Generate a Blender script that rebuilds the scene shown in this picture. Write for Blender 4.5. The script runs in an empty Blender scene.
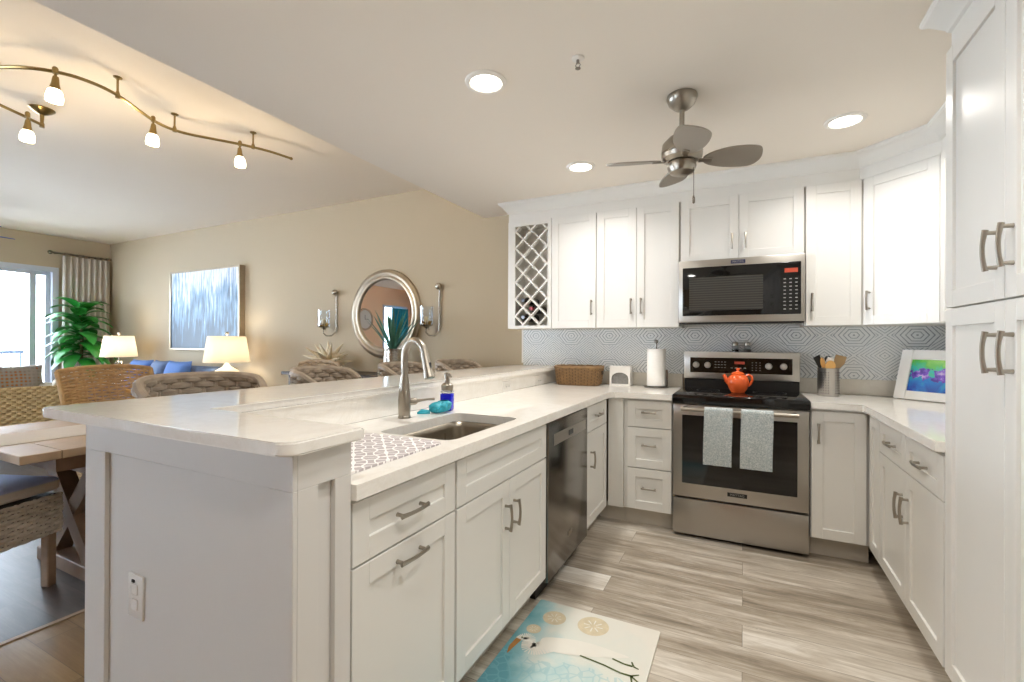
import bpy, bmesh, math, random
from mathutils import Vector, Matrix
PI = math.pi
random.seed(7)
S = bpy.context.scene
COL = S.collection

# ------------------------------------------------------------------ camera
def V(*a): return Vector(a)
def look():
    yaw, pitch, roll, H = math.radians(26.4767), math.radians(.123), math.radians(.238), 1.2552
    R = V(math.cos(yaw), math.sin(yaw), 0); F = V(-math.sin(yaw), math.cos(yaw), 0); U = V(0, 0, 1)
    F, U = F*math.cos(pitch)+U*math.sin(pitch), U*math.cos(pitch)-F*math.sin(pitch)
    R, U = R*math.cos(roll)+U*math.sin(roll), U*math.cos(roll)-R*math.sin(roll)
    return Matrix(((R.x, U.x, -F.x, 0), (R.y, U.y, -F.y, 0), (R.z, U.z, -F.z, H), (0, 0, 0, 1)))
cd = bpy.data.cameras.new('camera'); cam = bpy.data.objects.new('camera', cd); COL.objects.link(cam)
cam.matrix_world = look()
cd.sensor_fit = 'HORIZONTAL'; cd.sensor_width = 36; cd.lens = 36*463.94/1024; cd.clip_start = .02; cd.clip_end = 200
S.camera = cam

# ------------------------------------------------------------------ world, exposure
S.view_settings.view_transform = 'Standard'; S.view_settings.look = 'None'
S.view_settings.gamma = 1; S.view_settings.use_curve_mapping = False
S.view_settings.exposure = 0.22
S.cycles.use_denoising = True
S.cycles.max_bounces = 10; S.cycles.diffuse_bounces = 6; S.cycles.transparent_max_bounces = 16
S.cycles.sample_clamp_indirect = 4; S.cycles.caustics_reflective = False; S.cycles.caustics_refractive = False
w = bpy.data.worlds.new('sky'); S.world = w; w.use_nodes = True
bg = w.node_tree.nodes['Background']; bg.inputs[0].default_value = (.77, .87, 1, 1); bg.inputs[1].default_value = 18

DOWN_P = 7.2      # recessed lamps, W
def lamp(kind, name, loc, power, col, size=.05, rot=(0, 0, 0), spread=None, parent=None):
    l = bpy.data.lights.new(name, kind); l.energy = power; l.color = col
    if kind == 'AREA':
        l.shape = 'DISK'; l.size = size
        if spread: l.spread = spread
    elif kind in ('POINT', 'SPOT'): l.shadow_soft_size = size
    o = bpy.data.objects.new(name, l); COL.objects.link(o); o.location = loc; o.rotation_euler = rot
    if parent is not None:
        o.parent = parent; o.location = WM[parent.name].inverted() @ Vector(loc)
    return o

# ------------------------------------------------------------------ materials
def srgb(h):
    c = [int(h[i:i+2], 16)/255 for i in (0, 2, 4)]
    return tuple(x/12.92 if x <= .04045 else ((x+.055)/1.055)**2.4 for x in c)+(1,)
class G:
    def __init__(s, name):
        s.m = bpy.data.materials.new(name); s.m.use_nodes = True
        s.t = s.m.node_tree; s.b = s.t.nodes['Principled BSDF']; s.out = s.t.nodes['Material Output']
    def n(s, typ, _p=None, **inp):
        x = s.t.nodes.new('ShaderNode'+typ)
        for k, v in (_p or {}).items(): setattr(x, k, v)
        for k, v in inp.items():
            key = int(k[1:]) if k[0] == 'i' and k[1:].isdigit() else k.replace('_', ' ')
            if isinstance(v, bpy.types.NodeSocket): s.t.links.new(v, x.inputs[key])
            else: x.inputs[key].default_value = v
        return x
    def math(s, op, a, b=0., c=0.):
        return s.n('Math', {'operation': op}, i0=a, i1=b, i2=c).outputs[0]
    def ramp(s, fac, stops, interp='LINEAR'):
        r = s.n('ValToRGB', Fac=fac); e = r.color_ramp; e.interpolation = interp
        while len(e.elements) < len(stops): e.elements.new(.5)
        for el, (p, c) in zip(e.elements, stops):
            el.position = p; el.color = srgb(c) if isinstance(c, str) else (c, c, c, 1)
        return r.outputs[0]
    def co(s, scale=(1, 1, 1), out='Object'):
        tc = s.n('TexCoord')
        return s.n('Mapping', Vector=tc.outputs[out], Scale=scale).outputs[0]
    def mix(s, fac, a, b, mode='MIX'):
        x = s.n('Mix', {'data_type': 'RGBA', 'blend_type': mode})
        for i, v in ((0, fac), (6, a), (7, b)):
            if isinstance(v, bpy.types.NodeSocket): s.t.links.new(v, x.inputs[i])
            else: x.inputs[i].default_value = v
        return x.outputs[2]
    def set(s, **kw):
        for k, v in kw.items():
            k = k.replace('_', ' ')
            if isinstance(v, bpy.types.NodeSocket): s.t.links.new(v, s.b.inputs[k])
            else: s.b.inputs[k].default_value = v
        return s
    def bump(s, h, strength=.3, dist=.01):
        s.t.links.new(s.n('Bump', Strength=strength, Distance=dist, Height=h).outputs[0], s.b.inputs['Normal'])
MATS = {}
def mat(name, col, rough=.5, metal=0., var=.04, scale=12, bump=0., **kw):
    """plain material with slight procedural variation"""
    if name in MATS: return MATS[name]
    g = G(name); c = srgb(col)
    nz = g.n('TexNoise', Vector=g.co(), Scale=scale, Detail=3.).outputs[0]
    d = tuple(x*(1-var) for x in c[:3])+(1,); l = tuple(min(1, x*(1+var)) for x in c[:3])+(1,)
    g.set(Base_Color=g.mix(nz, d, l), Roughness=rough, Metallic=metal, **kw)
    if bump: g.bump(nz, bump, .004)
    MATS[name] = g.m; return g.m
def m_planks(name, tones, pw, pl, rough=.35, mortar=.0012):
    g = G(name); tc = g.n('TexCoord').outputs['Object']
    br = g.n('TexBrick', {'offset': .37, 'offset_frequency': 2}, Vector=tc, Color1=(0, 0, 0, 1), Color2=(1, 1, 1, 1), Mortar=(0, 0, 0, 1),
             Scale=1., Mortar_Size=mortar, Mortar_Smooth=.2, Bias=0., Brick_Width=pl, Row_Height=pw)
    sep = g.n('SeparateColor', Color=br.outputs[0]).outputs[0]
    off = g.n('CombineXYZ', X=g.math('MULTIPLY', sep, 7.), Y=g.math('MULTIPLY', sep, 3.), Z=0.).outputs[0]
    v2 = g.n('VectorMath', {'operation': 'ADD'}, i0=tc, i1=off).outputs[0]
    st = g.n('Mapping', Vector=v2, Scale=(.45, 6, 1)).outputs[0]
    n1 = g.n('TexNoise', Vector=st, Scale=1.6, Detail=6., Roughness=.62, Distortion=.5).outputs[0]
    st2 = g.n('Mapping', Vector=v2, Scale=(2.2, 60, 1)).outputs[0]
    n2 = g.n('TexNoise', Vector=st2, Scale=2.2, Detail=3.).outputs[0]
    f = g.math('ADD', g.math('MULTIPLY', sep, .26), g.math('ADD', g.math('MULTIPLY', n1, 1.05), g.math('MULTIPLY', n2, .26)))
    n3 = g.n('TexNoise', Vector=g.n('Mapping', Vector=v2, Scale=(1.6, 7, 1)).outputs[0], Scale=2.4, Detail=8., Roughness=.72, Distortion=.8).outputs[0]
    f = g.math('ADD', g.math('SUBTRACT', f, .31), g.math('MULTIPLY', g.math('SUBTRACT', n3, .5), .55))
    c = g.ramp(f, tones)
    c = g.mix(g.math('MULTIPLY', br.outputs[1], .6), c, srgb('5a5044'))
    g.set(Base_Color=c, Roughness=rough); g.bump(n2, .08, .003)
    return g.m
def m_steel(name, col, rough=.28, sx=(1, 1, 160), metal=1.):
    g = G(name); nz = g.n('TexNoise', Vector=g.co(sx), Scale=3., Detail=2.).outputs[0]
    c = srgb(col)
    g.set(Base_Color=g.mix(nz, tuple(x*.9 for x in c[:3])+(1,), c), Metallic=metal,
          Roughness=g.math('ADD', g.math('MULTIPLY', nz, .12), rough-.06))
    return g.m
def m_tile():
    """grey-blue geometric tile: nested hexagon and diamond outlines on pale ground"""
    g = G('patterned tile'); xyz = g.n('SeparateXYZ', Vector=g.n('TexCoord').outputs['Object'])
    x = g.math('ADD', xyz.outputs[0], g.math('MULTIPLY', xyz.outputs[1], 1.)); z = xyz.outputs[2]
    u = g.math('PINGPONG', g.math('ADD', x, .17), .165); v = g.math('PINGPONG', g.math('SUBTRACT', z, 1.31), .135)
    def line(d, period, width):
        f = g.math('FRACT', g.math('DIVIDE', d, period))
        return g.math('LESS_THAN', f, width)
    hexd = g.math('MAXIMUM', g.math('MULTIPLY', v, 1.25), g.math('ADD', g.math('MULTIPLY', v, .65), g.math('MULTIPLY', u, .8)))
    dia = g.math('ADD', g.math('MULTIPLY', g.math('SUBTRACT', .165, u), .8), g.math('SUBTRACT', .135, v))
    far = g.math('GREATER_THAN', hexd, .1)
    a = line(hexd, .022, .28); b = line(dia, .02, .26)
    l = g.math('ADD', g.math('MULTIPLY', a, g.math('SUBTRACT', 1., far)), g.math('MULTIPLY', b, far))
    nz = g.n('TexNoise', Vector=g.co(), Scale=38., Detail=4.).outputs[0]
    l = g.math('MULTIPLY', l, g.math('ADD', .2, nz))
    blot = g.n('TexNoise', Vector=g.co(), Scale=5., Detail=3.).outputs[0]
    base = g.mix(blot, srgb('dfe5ea'), srgb('ecebe6'))
    g.set(Base_Color=g.mix(l, base, srgb('78838c')), Roughness=.3); return g.m
def m_quartz(name, a='f6f4f0', b='e2ddd4', rough=.08):
    g = G(name)
    n1 = g.n('TexNoise', Vector=g.co(), Scale=3.2, Detail=8., Roughness=.7, Distortion=1.4).outputs[0]
    n2 = g.n('TexNoise', Vector=g.co(), Scale=160., Detail=2.).outputs[0]
    f = g.math('ADD', g.math('MULTIPLY', g.ramp(n1, [(.45, 0.), (.52, .5), (.58, 0.)]), .5), g.math('MULTIPLY', n2, .3))
    g.set(Base_Color=g.mix(f, srgb(a), srgb(b)), Roughness=rough); return g.m
def m_emit(name, col, strength):
    g = G(name); g.set(Base_Color=srgb(col), Emission_Color=srgb(col), Emission_Strength=strength); return g.m
def m_pane(name, tint=(1, 1, 1, 1), gloss=.06):
    g = G(name); t = g.n('BsdfTransparent', Color=tint).outputs[0]; r = g.n('BsdfGlossy', Color=(1, 1, 1, 1), Roughness=.02).outputs[0]
    fr = g.n('LayerWeight', Blend=.25).outputs[0]
    x = g.n('MixShader', i0=g.math('MULTIPLY', fr, gloss*6), i1=t, i2=r).outputs[0]
    g.t.links.new(x, g.out.inputs[0]); return g.m
def m_glass(name, col, rough=.03):
    g = G(name); g.set(Base_Color=srgb(col), Roughness=rough, Transmission_Weight=1., IOR=1.3); return g.m
def m_stripes(name, base, dark, axis, per, width, rough=.7):
    g = G(name); s = g.n('SeparateXYZ', Vector=g.n('TexCoord').outputs['Object']).outputs[axis]
    f = g.math('LESS_THAN', g.math('FRACT', g.math('DIVIDE', s, per)), width)
    g.set(Base_Color=g.mix(f, srgb(base), srgb(dark)), Roughness=rough); return g.m

M = dict(
    cab=mat('white painted cabinet', 'e4e3df', .34, var=.01),
    panel=mat('white painted panel', 'd9d7d4', .4, var=.01),
    trimw=mat('white trim paint', 'efede8', .4, var=.01),
    ceil=mat('ceiling paint', 'f3ede4', .9, var=.012, scale=3),
    ceil2=mat('living ceiling paint', 'f4e9d9', .9, var=.012, scale=3),
    wall=mat('beige wall paint', 'c2b399', .85, var=.015, scale=4),
    peach=mat('peach wall paint', 'f0c8a4', .85, var=.015, scale=4),
    kick=mat('toe kick grey', 'c6c0b5', .6),
    gap=mat('shadow line', '3a3733', .8),
    nickel=m_steel('brushed nickel', 'a8a196', .34, (30, 30, 30)),
    bronze=m_steel('antique brass', 'a08a5c', .3, (20, 20, 20)),
    steel=m_steel('brushed stainless', 'b7b2ac', .3),
    steel_h=m_steel('stainless brushed sideways', 'bab6b0', .32, (2, 2, 120)),
    dark_steel=m_steel('dark stainless', '8f8b86', .2, (1, 1, 130)),
    sink=m_steel('sink steel', 'a39b8e', .3, (40, 40, 4)),
    black=mat('black glass', '070708', .06, var=.1),
    blackp=mat('black plastic', '131314', .35),
    oven_glass=mat('oven door glass', '0a0a0b', .05, var=.2, scale=2),
    quartz=m_quartz('white quartz'),
    quartz_b=m_quartz('grey beige quartz splash', 'ded9ce', 'c8c2b5', .2),
    tile=m_tile(),
    floor=m_planks('grey oak planks', [(.18, '7f7465'), (.35, 'a29686'), (.5, 'bdb3a5'), (.65, 'd8d1c6'), (.8, 'eae6df')], .165, 1.7),
    oak=m_planks('oak planks warm light tone', [(0., '6a5236'), (.5, '947a55'), (1., 'b39a72')], .14, 1.1),
    darkfloor=m_planks('dark grey floor planks', [(0., '3e3a3c'), (.5, '5a5350'), (1., '7a7068')], .16, .62, .36),
    pane=m_pane('window glass', (.97, .99, 1, 1)),
    glass=m_glass('clear glass', 'f2f8fa'),
    pane_c=m_pane('lamp chimney glass', (.96, .98, 1, 1), .12),
    mirror=mat('mirror glass', 'e8e8e8', .01, 1., var=0.),
    white=mat('white plastic', 'f1efeb', .4, var=.01),
    plate=mat('outlet plastic', 'e4e2de', .4, var=.01),
    paper=mat('paper towel', 'f4f2ee', .9, bump=.2, scale=60),
    bulb=m_emit('lamp diffuser', 'fff6e6', 9.),
    shade_e=m_emit('glowing frosted glass', 'fff3d8', 5.),
    orange=mat('orange glaze', 'e2622f', .18, var=.06),
    wick_br=mat('brown rattan', '846642', .6, var=.35, scale=30),
    wick_tan=mat('tan rattan', 'bb9b70', .6, var=.35, scale=24),
    wick_gr=mat('grey rattan', 'a39585', .65, var=.45, scale=18),
    wick_lt=mat('pale grey rattan', 'd0c6b8', .65, var=.35, scale=20),
    wick_dk=mat('dark rattan core', '3b3028', .8),
    rope=mat('straw rope', 'c8b080', .75, var=.35, scale=40),
    wood=mat('weathered brown wood', '7d6552', .55, var=.3, scale=14),
    woodl=mat('light washed wood', 'b39b80', .5, var=.2, scale=9),
    woodleg=mat('rubbed wood leg', 'a28a74', .6, var=.25, scale=20),
    blue=mat('blue fabric', '5f82c0', .85, var=.08),
    sofa=mat('slate blue sofa fabric', '6a7c9c', .9, var=.08),
    beige=mat('beige upholstery', 'a59a86', .9, var=.08),
    lin=mat('white linen', 'd9d3cb', .9, var=.05),
    leaf=mat('green leaf', '2c8433', .35, var=.6, scale=5),
    agave=mat('blue green leaf', '4b7f6d', .45, var=.3, scale=9),
    silver=mat('hammered silver', 'bdb9b0', .25, .9, var=.3, scale=50, bump=.6),
    champagne=mat('champagne silver frame', 'b5a893', .35, .75, var=.15),
    shell=mat('cream shell', 'efe3c8', .5, var=.15, scale=20),
    teal=mat('teal plastic', '2aa3b8', .5, var=.2, scale=40),
    tealcloth=mat('teal curtain', '1f8fb0', .9, var=.2, scale=3),
    bluesoap=mat('blue soap bottle', '1a22c8', .12, var=.1),
    stucco=mat('white stucco', 'e9e6e2', .9, var=.04),
    concrete=mat('balcony tile', 'b9b4ac', .8),
    vinyl=mat('pale window frame', 'd3d8e4', .4),
    rail=mat('balcony rail paint', '2c3c50', .5),
    darkwood=mat('espresso wood', '3a2d25', .4, var=.2),
    gold=mat('gold leaf metal', 'a77f3c', .35, .9),
    walnut=mat('wooden spoon', 'c99a58', .6, var=.15, scale=30),
    brownspoon=mat('olive wood spatula', '8a6f4a', .6, var=.2, scale=30),
    wine=mat('dark wine bottle', '14100f', .12),
    redcap=mat('red foil cap', '8e1f26', .35),
    bladeu=mat('fan blade silver grey', 'a19a90', .45, .3),
    display_r=m_emit('red display digits', '9c3a22', .2),
    keys=mat('pale key legend', '9c9c98', .5),
    bluemetal=mat('blue fan blade', '2c4aa0', .4),
)

# ------------------------------------------------------------------ mesh helpers
def frames(pts):
    T = [(pts[min(i+1, len(pts)-1)]-pts[max(i-1, 0)]).normalized() for i in range(len(pts))]
    a = Vector((0, 0, 1)) if abs(T[0].z) < .9 else Vector((1, 0, 0))
    n = (a-T[0]*a.dot(T[0])).normalized(); out = []
    for t in T:
        n = (n-t*n.dot(t)); n = n.normalized() if n.length > 1e-6 else t.orthogonal().normalized()
        out.append((t, n, t.cross(n)))
    return out
def tube(bm, pts, r, seg=8, flat=1., caps=True, closed=False):
    pts = [Vector(p) for p in pts]
    rs = r if isinstance(r, (list, tuple)) else [r]*len(pts)
    rings = []
    for p, rr, (t, n, b) in zip(pts, rs, frames(pts)):
        rings.append([bm.verts.new(p+(n*math.cos(2*PI*k/seg)*rr+b*math.sin(2*PI*k/seg)*rr*flat)) for k in range(seg)])
    m = len(rings)
    for i in range(m if closed else m-1):
        A, B = rings[i], rings[(i+1) % m]
        for k in range(seg): bm.faces.new((A[k], A[(k+1) % seg], B[(k+1) % seg], B[k]))
    if caps and not closed: bm.faces.new(rings[0][::-1]); bm.faces.new(rings[-1])
def box(bm, x0, x1, y0, y1, z0, z1, bev=0., seg=1, T=None):
    vs = [bm.verts.new((x, y, z)) for x in (x0, x1) for y in (y0, y1) for z in (z0, z1)]
    fs = [bm.faces.new([vs[i] for i in q]) for q in ((0, 1, 3, 2), (4, 6, 7, 5), (0, 4, 5, 1), (2, 3, 7, 6), (0, 2, 6, 4), (1, 5, 7, 3))]
    geom = vs
    if bev:
        es = list({e for f in fs for e in f.edges})
        r = bmesh.ops.bevel(bm, geom=es, offset=bev, segments=seg, affect='EDGES', profile=.5)
        geom = list({v for f in r['faces'] for v in f.verts}) if seg else vs
        if T is not None:
            allv = {v for v in r['verts']} | {v for f in r['faces'] for v in f.verts}
            geom = list(allv)
    if T is not None:
        for v in geom: v.co = T @ v.co
    return geom
def lathe(bm, prof, seg=24, T=None, cap=True):
    T = T or Matrix()
    rings = []
    for r, z in prof:
        if r < 1e-5: rings.append([bm.verts.new(T @ Vector((0, 0, z)))])
        else: rings.append([bm.verts.new(T @ Vector((r*math.cos(2*PI*k/seg), r*math.sin(2*PI*k/seg), z))) for k in range(seg)])
    for A, B in zip(rings, rings[1:]):
        for k in range(seg):
            a = [A[0]] if len(A) == 1 else [A[k], A[(k+1) % seg]]
            b = [B[0]] if len(B) == 1 else [B[(k+1) % seg], B[k]]
            if len(a)+len(b) > 2: bm.faces.new(a+b)
    if cap:
        if len(rings[0]) > 1: bm.faces.new(rings[0][::-1])
        if len(rings[-1]) > 1: bm.faces.new(rings[-1])
def prism(bm, poly, z0, z1, T=None):
    T = T or Matrix()
    a = [bm.verts.new(T @ Vector((x, y, z0))) for x, y in poly]; b = [bm.verts.new(T @ Vector((x, y, z1))) for x, y in poly]
    n = len(poly); bm.faces.new(a[::-1]); bm.faces.new(b)
    for i in range(n): bm.faces.new((a[i], a[(i+1) % n], b[(i+1) % n], b[i]))
def sphere(bm, c, r, sx=1, sy=1, sz=1, u=14, v=9):
    lathe(bm, [(r*math.sin(PI*i/v) if 0 < i < v else 0, -r*math.cos(PI*i/v)) for i in range(v+1)], u,
          Matrix.Translation(c) @ Matrix.Diagonal((sx, sy, sz, 1)))
def rrect(x0, x1, y0, y1, r, n=5):
    out = []
    for cx, cy, a0 in ((x1-r, y1-r, 0), (x0+r, y1-r, 90), (x0+r, y0+r, 180), (x1-r, y0+r, 270)):
        for i in range(n+1):
            a = math.radians(a0+90*i/n); out.append((cx+r*math.cos(a), cy+r*math.sin(a)))
    return out
def grid(bm, P, nu, nv, wrap=False):
    vs = [[bm.verts.new(P(i/nu, j/nv)) for j in range(nv+1)] for i in range(nu if wrap else nu+1)]
    for i in range(nu):
        for j in range(nv):
            A, B = vs[i], vs[(i+1) % len(vs)]
            bm.faces.new((A[j], B[j], B[j+1], A[j+1]))
def weave(bm, P, rows, stakes, r, nu=None, flat=.5, amp=None, stake_r=None, u_ends=(0, 1)):
    """woven sheet on the surface P(u, v): undulating weavers over upright stakes"""
    nu = nu or stakes*2; amp = amp if amp is not None else r*.9; e = 1e-3
    def N(u, v):
        a = P(min(1, u+e), v)-P(max(0, u-e), v); b = P(u, min(1, v+e))-P(u, max(0, v-e)); return a.cross(b).normalized()
    for j in range(rows):
        v = (j+.5)/rows; sg = 1 if j % 2 else -1
        tube(bm, [P(i/nu, v)+N(i/nu, v)*amp*sg*math.cos(PI*(i/nu)*stakes) for i in range(nu+1)], r, 6)
    for k in range(stakes+1):
        u = min(max(k/stakes, .001), .999)
        tube(bm, [P(u, v/6) for v in range(7)], stake_r or r*.7, 5)

# ------------------------------------------------------------------ object helpers
WM = {}
def tag(o, label, cat, group=None, kind=None):
    o['label'] = label; o['category'] = cat
    if group: o['group'] = group
    if kind: o['kind'] = kind
    return o
def thing(name, label, cat, loc=(0, 0, 0), rz=0, group=None):
    o = bpy.data.objects.new(name, None); COL.objects.link(o); o.empty_display_size = .1
    m = Matrix.Translation(loc) @ Matrix.Rotation(rz, 4, 'Z'); o.matrix_world = m; WM[o.name] = m
    return tag(o, label, cat, group)
def finish(bm, name, mats, smooth, angle):
    bmesh.ops.recalc_face_normals(bm, faces=bm.faces[:])
    me = bpy.data.meshes.new(name); bm.to_mesh(me); bm.free()
    for m in (mats if isinstance(mats, (list, tuple)) else [mats]): me.materials.append(m)
    if smooth:
        for p in me.polygons: p.use_smooth = True
        me.set_sharp_from_angle(angle=math.radians(angle))
    return me
def part(name, bm, m, parent=None, local=False, smooth=True, angle=35, label=None):
    """one mesh object; vertices are given in world space (or, local=True, in the parent's space)"""
    W = WM[parent.name] if parent is not None else Matrix()
    if not local and parent is not None: bm.transform(W.inverted())
    o = bpy.data.objects.new(name, finish(bm, name, m, smooth, angle)); COL.objects.link(o)
    if parent is not None: o.parent = parent
    WM[o.name] = W
    if label: o['label'] = label
    return o
def solo(name, bm, m, label, cat, loc, group=None, **kw):
    """a thing that is one mesh, origin at its base"""
    bm.transform(Matrix.Translation(-Vector(loc)))
    o = part(name, bm, m, **kw); o.location = loc; WM[o.name] = Matrix.Translation(loc)
    return tag(o, label, cat, group)
def struct(name, bm, m, **kw):
    o = part(name, bm, m, **kw); o['kind'] = 'structure'; return o
def B(): return bmesh.new()
def bx(*a, **k):
    bm = B(); box(bm, *a, **k); return bm
def copy_tree(o, loc, rz, label):
    def rec(s, p):
        c = s.copy(); COL.objects.link(c)
        if p is not None: c.parent = p
        for ch in s.children: rec(ch, c)
        return c
    c = rec(o, None); c.location = loc; c.rotation_euler = (0, 0, rz); c['label'] = label
    return c
def text(body, size, T, m, parent, name='lettering', depth=.0006):
    cu = bpy.data.curves.new('t', 'FONT'); cu.body = body; cu.size = size; cu.extrude = depth; cu.align_x = 'CENTER'; cu.align_y = 'CENTER'
    o = bpy.data.objects.new('t', cu); COL.objects.link(o)
    me = bpy.data.meshes.new_from_object(o.evaluated_get(bpy.context.evaluated_depsgraph_get()))
    bpy.data.objects.remove(o); bm = B(); bm.from_mesh(me); bm.transform(T); bpy.data.meshes.remove(me)
    return part(name, bm, m, parent, smooth=False)
def basis(u, n, o=(0, 0, 0)):
    """local (along, out, up) -> world"""
    u, n = Vector(u), Vector(n)
    return Matrix(((u.x, n.x, 0, o[0]), (u.y, n.y, 0, o[1]), (0, 0, 1, o[2]), (0, 0, 0, 1)))
def facing(u, n, o):
    """text plane: x -> u, y -> up, z -> n"""
    u, n = Vector(u), Vector(n)
    return Matrix(((u.x, 0, n.x, o[0]), (u.y, 0, n.y, o[1]), (0, 1, 0, o[2]), (0, 0, 0, 1)))

# ------------------------------------------------------------------ the room
XL, YB, XR = -.843, 3.204, .627      # cabinet door planes: sink run, range run, right run
WY, XW, XLW, YR = 3.80, 1.256, -9.14, -3.9
KC, LC = 2.424, 2.80
KE = -2.19                             # edge of the lowered kitchen ceiling
struct('floor', bx(-1.6, XW, YR, WY, -.08, 0), M['floor'])
struct('floor', bx(-2.72, -1.6, YR, WY, -.08, 0), M['oak'])  # kitchen planks carried on; their warmer lighting is put into the brown colour
struct('floor', bx(XLW, -2.745, YR, WY, -.08, 0), M['darkfloor'])
struct('trim_1', bx(-2.745, -2.72, YR, WY, -.08, .004), M['woodl'])
struct('wall_back', bx(XLW-.15, XW+.15, WY, WY+.15, -.08, 2.95), M['wall'])
struct('wall_right', bx(XW, XW+.15, YR, WY, -.08, 2.95), M['wall'])
struct('ceiling', bx(KE, XW, YR, WY, KC, 2.95), M['ceil'])
struct('ceiling', bx(XLW-.15, KE, YR, WY, LC, 2.95), M['ceil2'])
# window wall at the far left of the living room: one wide sliding door to the balcony and a second doorway nearer
bm = B()
box(bm, XLW-.15, XLW, 3.17, WY, 0, LC); box(bm, XLW-.15, XLW, -.4, 3.17, 2.33, LC)
struct('wall_left', bm, M['wall'], smooth=False)
bm = B(); box(bm, XLW-.15, XLW, -2.55, -.4, 0, LC); box(bm, XLW-.15, XLW, -3.6, -2.55, 2.3, LC); box(bm, XLW-.15, XLW, YR, -3.6, 0, LC)
struct('wall_left', bm, M['peach'], smooth=False)
def frame(bm, x, y0, y1, z0, z1, w, d): 
    box(bm, x-d, x, y0, y0+w, z0, z1); box(bm, x-d, x, y1-w, y1, z0, z1)
    box(bm, x-d, x, y0+w, y1-w, z1-w, z1); box(bm, x-d, x, y0+w, y1-w, z0, z0+w)
bm = B(); frame(bm, XLW+.02, -.4, 3.17, 0, 2.33, .07, .12)
for y0, y1, x in ((-.33, .86, XLW-.02), (.80, 1.98, XLW-.06), (1.90, 2.92, XLW-.02), (2.90, 3.10, XLW-.06)): frame(bm, x, y0, y1, .07, 2.26, .05, .035)
win = struct('window_1', bm, M['vinyl'], smooth=False)
for y0, y1, x in ((-.28, .81, XLW-.037), (.85, 1.93, XLW-.077), (1.95, 2.87, XLW-.037), (2.95, 3.05, XLW-.077)):
    part('glass_pane', bx(x-.003, x+.003, y0, y1, .12, 2.21), M['pane'], win)
bm = B(); frame(bm, XLW+.02, -3.6, -2.55, 0, 2.3, .06, .12); d2 = struct('door_1', bm, M['vinyl'], smooth=False)
part('glass_pane', bx(XLW-.06, XLW-.054, -3.54, -2.61, .06, 2.24), M['pane'], d2)
# unseen wall behind the photographer; patio glazing added to let in fill daylight
bm = B()
box(bm, XLW-.15, -6.4, YR-.15, YR, 0, LC); box(bm, -6.4, -4.7, YR-.15, YR, 2.35, LC); box(bm, -4.7, XW+.15, YR-.15, YR, 0, LC)
struct('wall_rear', bm, M['peach'], smooth=False)
bm = B()
for k in range(2): 
    x0 = -6.4+.85*k
    for a, b, c, d in ((x0, x0+.06, 0, 2.35), (x0+.79, x0+.85, 0, 2.35), (x0+.06, x0+.79, 2.29, 2.35), (x0+.06, x0+.79, 0, .06)): box(bm, a, b, YR-.12, YR-.04, c, d)
fill_win = struct('fill_window', bm, M['vinyl'], smooth=False)
for k in range(2): part('glass_pane', bx(-6.34+.85*k, -5.61+.85*k, YR-.083, YR-.077, .06, 2.29), M['pane'], fill_win)
struct('baseboard_back', bx(XLW, -1.9, WY-.016, WY, 0, .12, bev=.003), M['trimw'])
# balcony beyond the sliding door
struct('floor_balcony', bx(XLW-2.6, XLW-.15, -4.5, 4.6, -.12, -.02), M['concrete'])
struct('wall_balcony', bx(XLW-2.6, XLW-.15, 3.5, 3.7, -.1, 2.9), M['stucco'])

# patterned tile and quartz upstand on the kitchen walls
bm = B(); box(bm, -1.772, XW-.012, WY-.012, WY, 1.016, 1.40); box(bm, XW-.012, XW, 2.12, WY-.012, 1.016, 1.40)
struct('trim_2', bm, M['tile'], smooth=False)['label'] = 'grey and blue geometric patterned tile backsplash'
bm = B(); box(bm, -1.453, -.414, WY-.02, WY, .914, 1.016, bev=.002); box(bm, .352, XW-.02, WY-.02, WY, .914, 1.016, bev=.002); box(bm, XW-.02, XW, 2.12, WY, .914, 1.016, bev=.002)
struct('trim_3', bm, M['quartz_b'])['label'] = 'short grey beige quartz upstand'
struct('trim_4', bx(-1.788, -1.772, WY-.014, WY, 1.07, 1.40), M['trimw'])

# crown moulding above the wall cabinets
def sweep(bm, path, prof):
    n = len(path); rows = []
    for i, p in enumerate(path):
        p = Vector(p)
        d0 = (p-Vector(path[i-1])).normalized() if i else None
        d1 = (Vector(path[i+1])-p).normalized() if i < n-1 else None
        n0 = Vector((d0.y, -d0.x)) if d0 else None; n1 = Vector((d1.y, -d1.x)) if d1 else None
        if n0 is None: m = n1
        elif n1 is None: m = n0
        else: m = (n0+n1)/(1+n0.dot(n1))
        rows.append([bm.verts.new((p.x+m.x*o, p.y+m.y*o, z)) for o, z in prof])
    for A, C in zip(rows, rows[1:]):
        for j in range(len(prof)): bm.faces.new((A[j], A[(j+1) % len(prof)], C[(j+1) % len(prof)], C[j]))
    bm.faces.new(rows[0]); bm.faces.new(rows[-1][::-1])
bm = B()
sweep(bm, [(-1.781, WY), (-1.781, 3.516), (.643, 3.516), (.943, 3.216), (.943, 2.115), (.648, 2.115), (.648, -.6)],
      [(-.015, 2.262), (.003, 2.262), (.003, 2.335), (.012, 2.342), (.016, 2.352), (.05, 2.392), (.066, 2.402), (.072, 2.412), (.072, KC), (-.015, KC)])
struct('trim_5', bm, M['cab'], angle=25)['label'] = 'white crown moulding above wall cabinets'

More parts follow.
